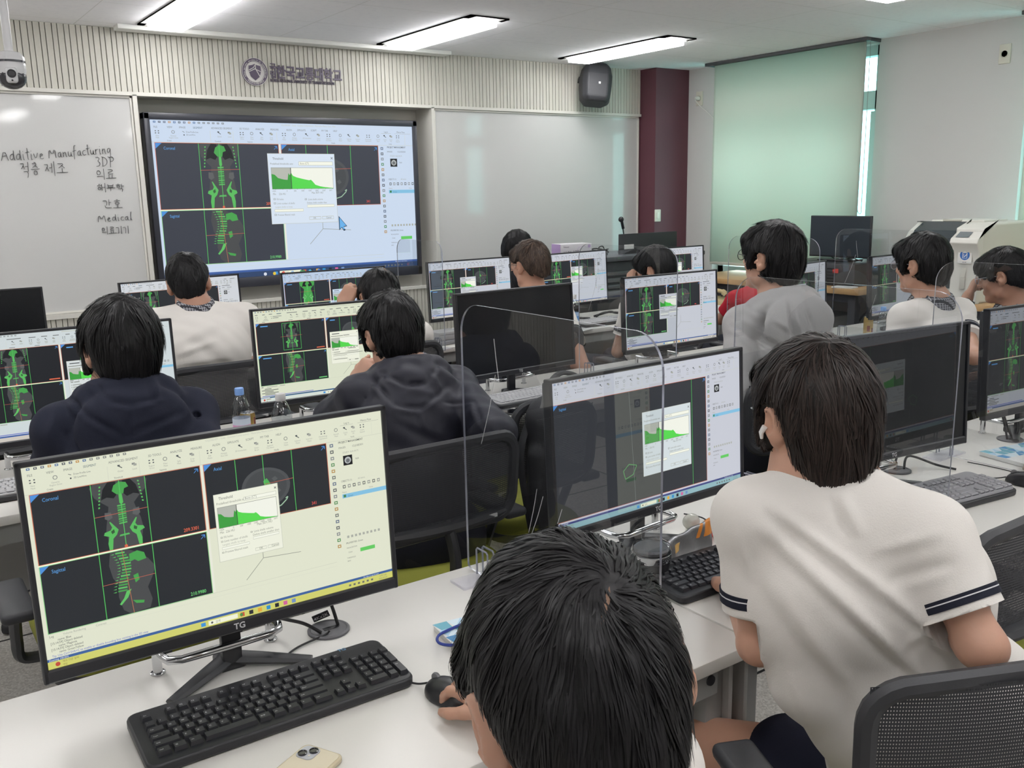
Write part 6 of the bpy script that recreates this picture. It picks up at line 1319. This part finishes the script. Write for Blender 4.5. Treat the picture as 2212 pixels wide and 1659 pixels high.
    if stripes:
        for (S_, E_, fr), nm in zip(ends, 'LR'):
            d = un(E_-S_); L = np.linalg.norm(E_-S_)
            u = np.cross(d, v3(0, 0, 1) if abs(d[2]) < .9 else v3(1, 0, 0)); u /= np.linalg.norm(u); w = np.cross(d, u); b = MB()
            for a0, a1, mi in ((fr-.165, fr-.135, 0), (fr-.135, fr-.125, 1), (fr-.125, fr-.07, 0)):
                r_ = lambda x: (.052*bulk+(.056-.052*bulk)*x/(fr+.12))+.0012; n_ = 28; V = [S_+d*L*a+(u*math.cos(2*PI*j/n_)+w*math.sin(2*PI*j/n_))*(r_(a)+dr) for a, dr in ((a0, -.004), (a0, .0016), (a1, .0016), (a1, -.004)) for j in range(n_)]
                b.add(V, [(i*n_+j, i*n_+(j+1) % n_, (i+1)*n_+(j+1) % n_, (i+1)*n_+j) for i in range(3) for j in range(n_)], mi)
            obj('sleeve_stripe', b, [M_strp, M_wstr], t)
    if collar:
        cc = [cap(neck+f*.015-up*.012, neck+f*.008+up*.045+bdir*.004, .084, .069, k=.01), cap(neck+f*.03-up*.03, neck+f*.03-up*.03+rt*.001, .094, k=.02), cap(neck-up*.04+f*.0, H+M@v3(0, -.01, -.06), .0605, .058, k=.004, op='s'), plane(neck+up*.042, up+f*-.35, .006), plane(neck-up*.045, -up, .004)]
        solid('collar', cc, .006, M_plaid, t)
    c = [cap(hip-rt*.07, hip+rt*.07, .122*bulk, k=.04), cap(hip, hip+spine*.05, .12, k=.04)]
    for i in (0, 1):
        if shorts: e = hj[i]+(KN[i]-hj[i])*(legs[i][2] if legs and len(legs[i]) > 2 else .72); c += [cap(hj[i], e, .092, .088, k=.03), plane(e, KN[i]-hj[i], .003) if False else cap(hj[i], e, .09, .088, k=.01)]
        else: c += [cap(hj[i], KN[i], .086, .070, k=.03), cap(KN[i], AN[i], .068, .055, k=.03)]
    solid('shorts' if shorts else 'trousers', c, .010, trs or (M_nshort if shorts else M_trs), t)
    b = MB()
    for i in (0, 1): ft = A3(AN[i]); b.ball(ft+f*.06-up*.05, (.048, .135, .04), 0, 14, 8, rotm(0, 0, -R(az)))
    obj('shoes', b, M_shoe, t)
    hp_ = None
    if gl: glasses(t, H, M, gl, hsc)
    if hs is not None: hair(t, H, M, hs, hcol, hn, hseed, hsc, hwd)
    e = MB()
    for sx in (-1, 1): e.ball(H+M@v3(sx*.031, .0835, .003)*hsc, .0105*hsc, 0, 12, 8); e.ball(H+M@v3(sx*.031, .0905, .003)*hsc, .0048*hsc, 1, 10, 6)
    obj('eyes', e, [mat('eye_white', 'd9d5d0', .2), mat('eye_dark', '1a1412', .15)], t)
    e = MB()
    for sx in (-1, 1): e.tube([H+M@v3(sx*.016, .099, .019)*hsc, H+M@v3(sx*.03, .098, .025)*hsc, H+M@v3(sx*.046, .088, .021)*hsc], [.002, .003, .0015], 6)
    obj('eyebrows', e, HM[hcol], t)
    return t, root, M, H
MOP = dict(v=.010, nape=-.10, side=-.02, len=.07, lift=.011, jit=.26, lock=34, fr=-.06, nt=.45)
SHORT = dict(v=.005, nape=-.06, side=-.0, len=.035, lift=.004, cut=True)

# the foreground boy: head bent forward, right hand on the mouse
HA = pp(1252, 1480, .73); NA = HA+v3(.0, -.03, -.15)
SA = HA+v3(.165, .10, -.20)
person('boy in white in the lower middle, right hand on a mouse', (HA[0]+.04, HA[1]-.22, .52), NA, HA, 8, 27, 18, -13, sw=.31, hs=dict(v=.002, sides=(-1,), clump=.5, ov=[((.070, -.012, -.02), (.024, .045, .06), .02)], nape=-.075, side=-.0, cut=True, len=.04, lift=.006, fr=-.05, nt=.55, crown_px=(1308, 1262), part=((1316, 1262), (1290, 1372), .0030), swirl=.9, jit=.14),
    hn=12000, hseed=3, h=.006, arms=(None, (SA, (.70, .80, .86), (.735, 1.075, .772))), hand_spec=(None, (v3(-.10, 1, -.02), v3(0, 0, -1), v3(-1, 0, 0), dict(c=[(14, 30), (16, 32), (20, 34), (24, 36)], thumb=(.75, .5, .15)))), hwd=.0008)
# the boy in the white shirt on the right
HB = pp(1764, 892, 1.46); NB = pp(1792, 1034, 1.44)
tB, rB, MB_, hB = person('boy in a white shirt with navy sleeve stripes, largest figure on the right', (1.40, .72, .53), NB, HB, 28, 24, 6, -3, sw=.31, shrug=.045, hs=dict(MOP, v=.009, nt=.4, ov=[((0, -.056, -.07), (.056, .038, .05), .03)], nape=-.125, side=-.045, len=.08, crown=(.0, -.05, .115)), hcol='dark', hsc=.97, gl='silver', hn=9000, hseed=5, h=.006, hwd=.0009,
    arms=((pp(1624, 1118, 1.46), pp(1640, 1392, 1.49), (1.36, 1.17, .77)), (pp(2006, 1158, 1.365), pp(2120, 1396, 1.31), (1.64, 1.0, .76))), stripes=True, shorts=True, sleeve_end=.70, bulk=1.03,
    legs=((pz(1440, 1600, .48), (1.05, .98, .09), .42), (v3(1.62, 1.06, .50), (1.62, 1.0, .09), .7)),
    fold=[(1655, 1085, 2075, 1405, 15, .010), (1640, 1130, 2085, 1545, 17, .011), (1630, 1215, 1960, 1640, 22, .007), (1810, 1060, 1862, 1160, 16, .008), (1880, 1195, 2040, 1150, 14, .004), (1905, 1260, 2060, 1215, 14, -.005), (1590, 1150, 1625, 1260, 10, .004), (1655, 1340, 1780, 1640, 22, .005), (1940, 1400, 2075, 1330, 12, .004)], noise=.001,
    xcloth=lambda n, f, rt, up, bd, ch, SH: [cap(ch-rt*.105+up*.02, ch-rt*.100-up*.16, .070, k=.04), cap(ch+rt*.08+up*.0, ch+rt*.075-up*.14, .068, k=.05), cap(ch+rt*.08-up*.1, v3(0, 0, .64)+rt*.08, .085, k=.05), cap(ch-rt*.10-up*.02, ch+rt*.095-up*.02, .082, k=.05), cap(ch*.45-rt*.085+v3(0, 0, .29), ch*.45+rt*.11+v3(0, 0, .29), .105, k=.06), cap(v3(0, 0, .56)-rt*.09, v3(0, 0, .56)+rt*.10, .112, k=.06)])
ear = hB+MB_@v3(-.0915, .002, -.012)*.97; obj('earbud', MB().tube([ear, ear+MB_@v3(-.004, .006, -.010), ear+MB_@v3(-.002, .010, -.020)], [.0048, .004, .0026], 10), mat('earbud_white', 'e4e4e2', .3), tB)
# boys of the middle row
HC = pp(263, 750, 2.291); NC = pp(272, 852, 2.302)
person('boy in a navy hoodie behind the foreground monitor on the left', (.49, 2.34, .52), NC, HC, 5, -6, 4, 2, sw=.31, shrug=.07, garment='hoodie', gm=M_navy, hood=True, hs=dict(MOP, v=.011, nape=-.105, side=-.05, cover=True, crown=(.01, -.045, .118)), gl='black', hn=5000, hseed=6, hcol='black', h=.007, bulk=1.1, arms=((None, pp(118, 1010, 2.302), (.32, 2.78, .77)), (None, pp(450, 1000, 2.267), (.68, 2.80, .77))),
    fold=[(138, 846, 190, 900, 7, -.009), (184, 896, 272, 946, 7, -.009), (268, 946, 398, 888, 7, -.009), (182, 803, 236, 866, 7, -.007), (232, 864, 290, 876, 7, -.007), (286, 876, 356, 852, 7, -.007), (275, 885, 279, 950, 4, -.004), (130, 870, 100, 950, 12, .005), (330, 815, 345, 870, 8, .006)], noise=.002)
HD = pp(847, 718, 2.867); ND = pp(882, 803, 2.822)
person('boy in a dark navy jacket resting his chin on his hand', (1.24, 2.26, .52), ND, HD, 14, 3, 10, -4, sw=.31, shrug=.06, garment='jacket', gm=M_jkt, hood=True, collar=True, hs=dict(MOP, v=.011, nape=-.095, side=-.03, crown=(.005, -.05, .115)), gl='silver', hn=5000, hseed=7, h=.007, bulk=1.08,
    arms=((None, pp(716, 900, 2.911), pp(765, 832, 3.022)), (None, pp(1075, 935, 2.611), (1.62, 2.86, .77))), hand_spec=((un(pp(806, 772, 3.000)-pp(765, 832, 3.022)), v3(.6, .1, -.3), v3(.1, .3, .8), dict(c=(70, 70))), None),
    fold=[(803, 816, 852, 876, 6, -.009), (848, 874, 916, 882, 6, -.009), (912, 882, 972, 830, 6, -.009), (820, 801, 876, 832, 6, -.008), (872, 832, 928, 828, 6, -.008), (924, 828, 948, 782, 6, -.008), (957, 871, 1028, 868, 4, -.005), (1026, 868, 1044, 930, 5, -.006), (930, 800, 955, 850, 6, .007), (880, 845, 940, 850, 7, .006), (905, 885, 915, 930, 5, .004), (1000, 850, 1050, 950, 14, .007), (760, 930, 800, 900, 14, .006), (1030, 900, 1044, 990, 9, -.007), (1060, 905, 1080, 960, 9, .006), (850, 900, 1000, 960, 10, .004)], noise=.0035)
HJ = pp(1668, 556, 3.261); NJ = pp(1690, 652, 3.261)
person('boy in a light grey hoodie and black glasses looking up to the left', (2.70, 2.18, .54), NJ, HJ, 15, -6, -4, 0, sw=.31, shrug=.075, garment='hoodie', gm=M_ghood, hood=True, hs=dict(MOP, v=.012, nape=-.085, side=-.035, crown=(.0, -.045, .118)), gl='black', hn=4000, hseed=8, h=.007, bulk=1.08, arms=((None, pp(1585, 850, 3.152), (2.55, 2.80, .77)), (None, pp(1775, 830, 3.098), (2.95, 2.76, .77))),
    fold=[(1576, 702, 1700, 772, 6, -.010), (1596, 688, 1704, 752, 7, .009), (1612, 660, 1660, 690, 6, -.006), (1704, 640, 1716, 760, 6, -.009), (1736, 650, 1764, 735, 6, -.009), (1716, 668, 1738, 745, 7, .008), (1670, 690, 1720, 720, 6, .006), (1585, 790, 1600, 880, 8, .006), (1600, 730, 1640, 770, 6, .005), (1745, 760, 1760, 820, 6, .005)], noise=.002)
HL = pp(1992, 570, 3.804); NL = pp(2022, 652, 3.804)
lab = 'boy in white with plaid collar and glasses before the white printer'
person(lab, (3.62, 2.12, .52), NL, HL, 12, 0, 4, 0, sw=.31, shrug=.06, collar=True, hs=dict(MOP, v=.012, nape=-.08, side=-.03, crown=(.0, -.05, .118)), gl='clear', hn=3000, hseed=9, h=.008, bulk=1.06, stripes=True, arms=((None, pp(1930, 770, 3.750), (3.45, 2.75, .77)), (None, pp(2105, 770, 3.587), (3.85, 2.75, .77))))
HM_ = pp(2168, 594, 4.185); NM = pp(2205, 668, 4.185)
lab = 'boy at the right edge with his fist on his mouth and a watch'
tM, rM, MM, hM = person(lab, (4.30, 2.06, .52), NM, HM_, 5, -14, 14, 0, sw=.31, shrug=.06, collar=True, skin='b', hs=dict(MOP, v=.009, nape=-.06, side=-.01, len=.06, lift=.012, jit=.3, crown=(.0, -.04, .115)), gl='clear', hn=3000, hseed=10, h=.008, bulk=1.05, stripes=True,
       arms=((pp(2150, 715, 4.185), pp(2078, 720, 4.326), pp(2090, 642, 4.348)), None), hand_spec=((un(pp(2112, 596, 4.337)-pp(2090, 642, 4.348)), v3(.5, -.6, .1), v3(.4, .6, .2), dict(c=(80, 75))), None))
w0 = pp(2090, 642, 4.348)-rM; e0 = pp(2078, 720, 4.326)-rM; d = un(e0-w0); c_ = w0+d*.035; u = un(np.cross(d, v3(0, 0, 1))); w_ = np.cross(d, u); Mw = np.stack([u, w_, d], 1); wt = MB(); wt.lathe([(.034, -.011), (.0355, -.010), (.0355, .010), (.034, .011)], 24, 0, Mw, c_, cap=False); vd = un(np.array(CO)-rM-c_); fd_ = un(vd-d*(vd@d)); M2 = np.stack([np.cross(d, fd_), d, fd_], 1); wt.lathe([(.019, .0), (.019, .008), (.016, .0085)], 24, 0, M2, c_+fd_*.033); wt.lathe([(.0155, .0), (.0155, .0012)], 24, 1, M2, c_+fd_*.0415); obj('wrist_watch', wt, [M_blk2, mat('watch_face', 'd6d6d4', .3)], tM)
# far row
HE = pp(407, 610, 3.86); NE = pp(425, 670, 3.82)
person('broad man in a plain white shirt with short cropped black hair', (1.14, 3.92, .52), NE, HE, 8, 18, 14, -6, sw=.38, shrug=.06, collar=True, skin='b', hs=dict(SHORT, v=.006, nape=-.07, len=.028), hn=3500, hseed=11, h=.009, bulk=1.28, back=.06, arms=((None, pp(345, 770, 4.0), (.85, 4.35, .77)), (None, pp(585, 770, 4.0), (1.45, 4.35, .77))),
    fold=[(372, 770, 470, 735, 7, .006), (375, 790, 500, 770, 6, .005), (380, 740, 480, 700, 10, .006), (372, 800, 560, 800, 6, .004)], noise=.003, stripes=False)
HF = pp(820, 642, 4.108); NF = pp(838, 706, 4.108)
person('black haired boy holding his glasses with a raised left hand in the far row', (1.88, 3.72, .52), NF, HF, 12, 12, 20, 0, sw=.31, hs=dict(MOP, v=.009, nape=-.08, crown=(.02, -.04, .118), part=((.02, -.03, .118), (.022, -.09, .085), .003)), hn=2500, hseed=12, h=.009,
    arms=((None, pp(722, 705, 4.108), pp(741, 660, 4.129)), None), hand_spec=((un(pp(762, 618, 4.129)-pp(741, 660, 4.129)), v3(.55, .3, .0), v3(.7, .5, .1), dict(c=[(55, 50), (65, 50), (75, 50), (80, 50)], thumb=(.8, .35, .6))), None))
HG = pp(1146, 572, 4.676); NG = pp(1158, 640, 4.676)
lab = 'brown haired boy with glasses turned left, in a white shirt with striped sleeves'
person(lab, (2.64, 3.66, .52), NG, HG, 10, -4, 4, 0, sw=.31, skin='c', hs=dict(SHORT, v=.009, nape=-.045, len=.045, lift=.008, crown=(.0, -.05, .112)), hcol='brown', gl='black', hn=3000, hseed=13, h=.009, stripes=True, arms=(None, (None, pp(1262, 795, 4.461), (2.85, 4.1, .77))))
HI = pp(1416, 582, 5.000); NI = pp(1425, 640, 5.000)
person('black haired boy behind a scratched partition, chin on his hand', (3.60, 3.82, .52), NI, HI, 0, -20, 14, 0, sw=.31, hs=dict(MOP, v=.012, nape=-.06, crown=(.0, -.05, .118)), hn=2500, hseed=14, h=.009, stripes=True, arms=((pp(1362, 665, 5.000), pp(1335, 760, 5.054), pp(1362, 618, 5.163)), None), hand_spec=((v3(.3, .3, .7), v3(.6, -.2, -.1), v3(.2, .5, .4), dict(c=(70, 70))), None))
HK = pp(1662, 578, 5.866); NK = pp(1640, 625, 5.743)
person('person in a red shirt, half hidden behind the boy in the grey hoodie', (4.48, 3.72, .52), NK, HK, 0, 30, 25, 0, sw=.31, gm=M_red, skin='b', hs=SHORT, hn=1200, hseed=15, h=.009, bulk=1.1, back=.07, arms=((pp(1590, 650, 5.681), pp(1556, 690, 5.805), pp(1580, 690, 6.052)), None))
HH = pp(1117, 534, 6.499); NH = pp(1108, 585, 6.558)
lab = 'woman in black with tied back hair and glasses in front of the whiteboard'
person(lab, v3(NH[0]-.06, NH[1]+.06, .46), NH, HH, 100, 118, 24, 0, sw=.31, garment='long', gm=M_black, hs=dict(v=.004, bang=False, cover=True, nape=-.11, side=-.05, fr=-.03, len=.06, lift=.002, crown=(0, -.05, .11), swirl=0, ov=[]), gl='silver', hn=1800, hseed=16, h=.009, bulk=.92)
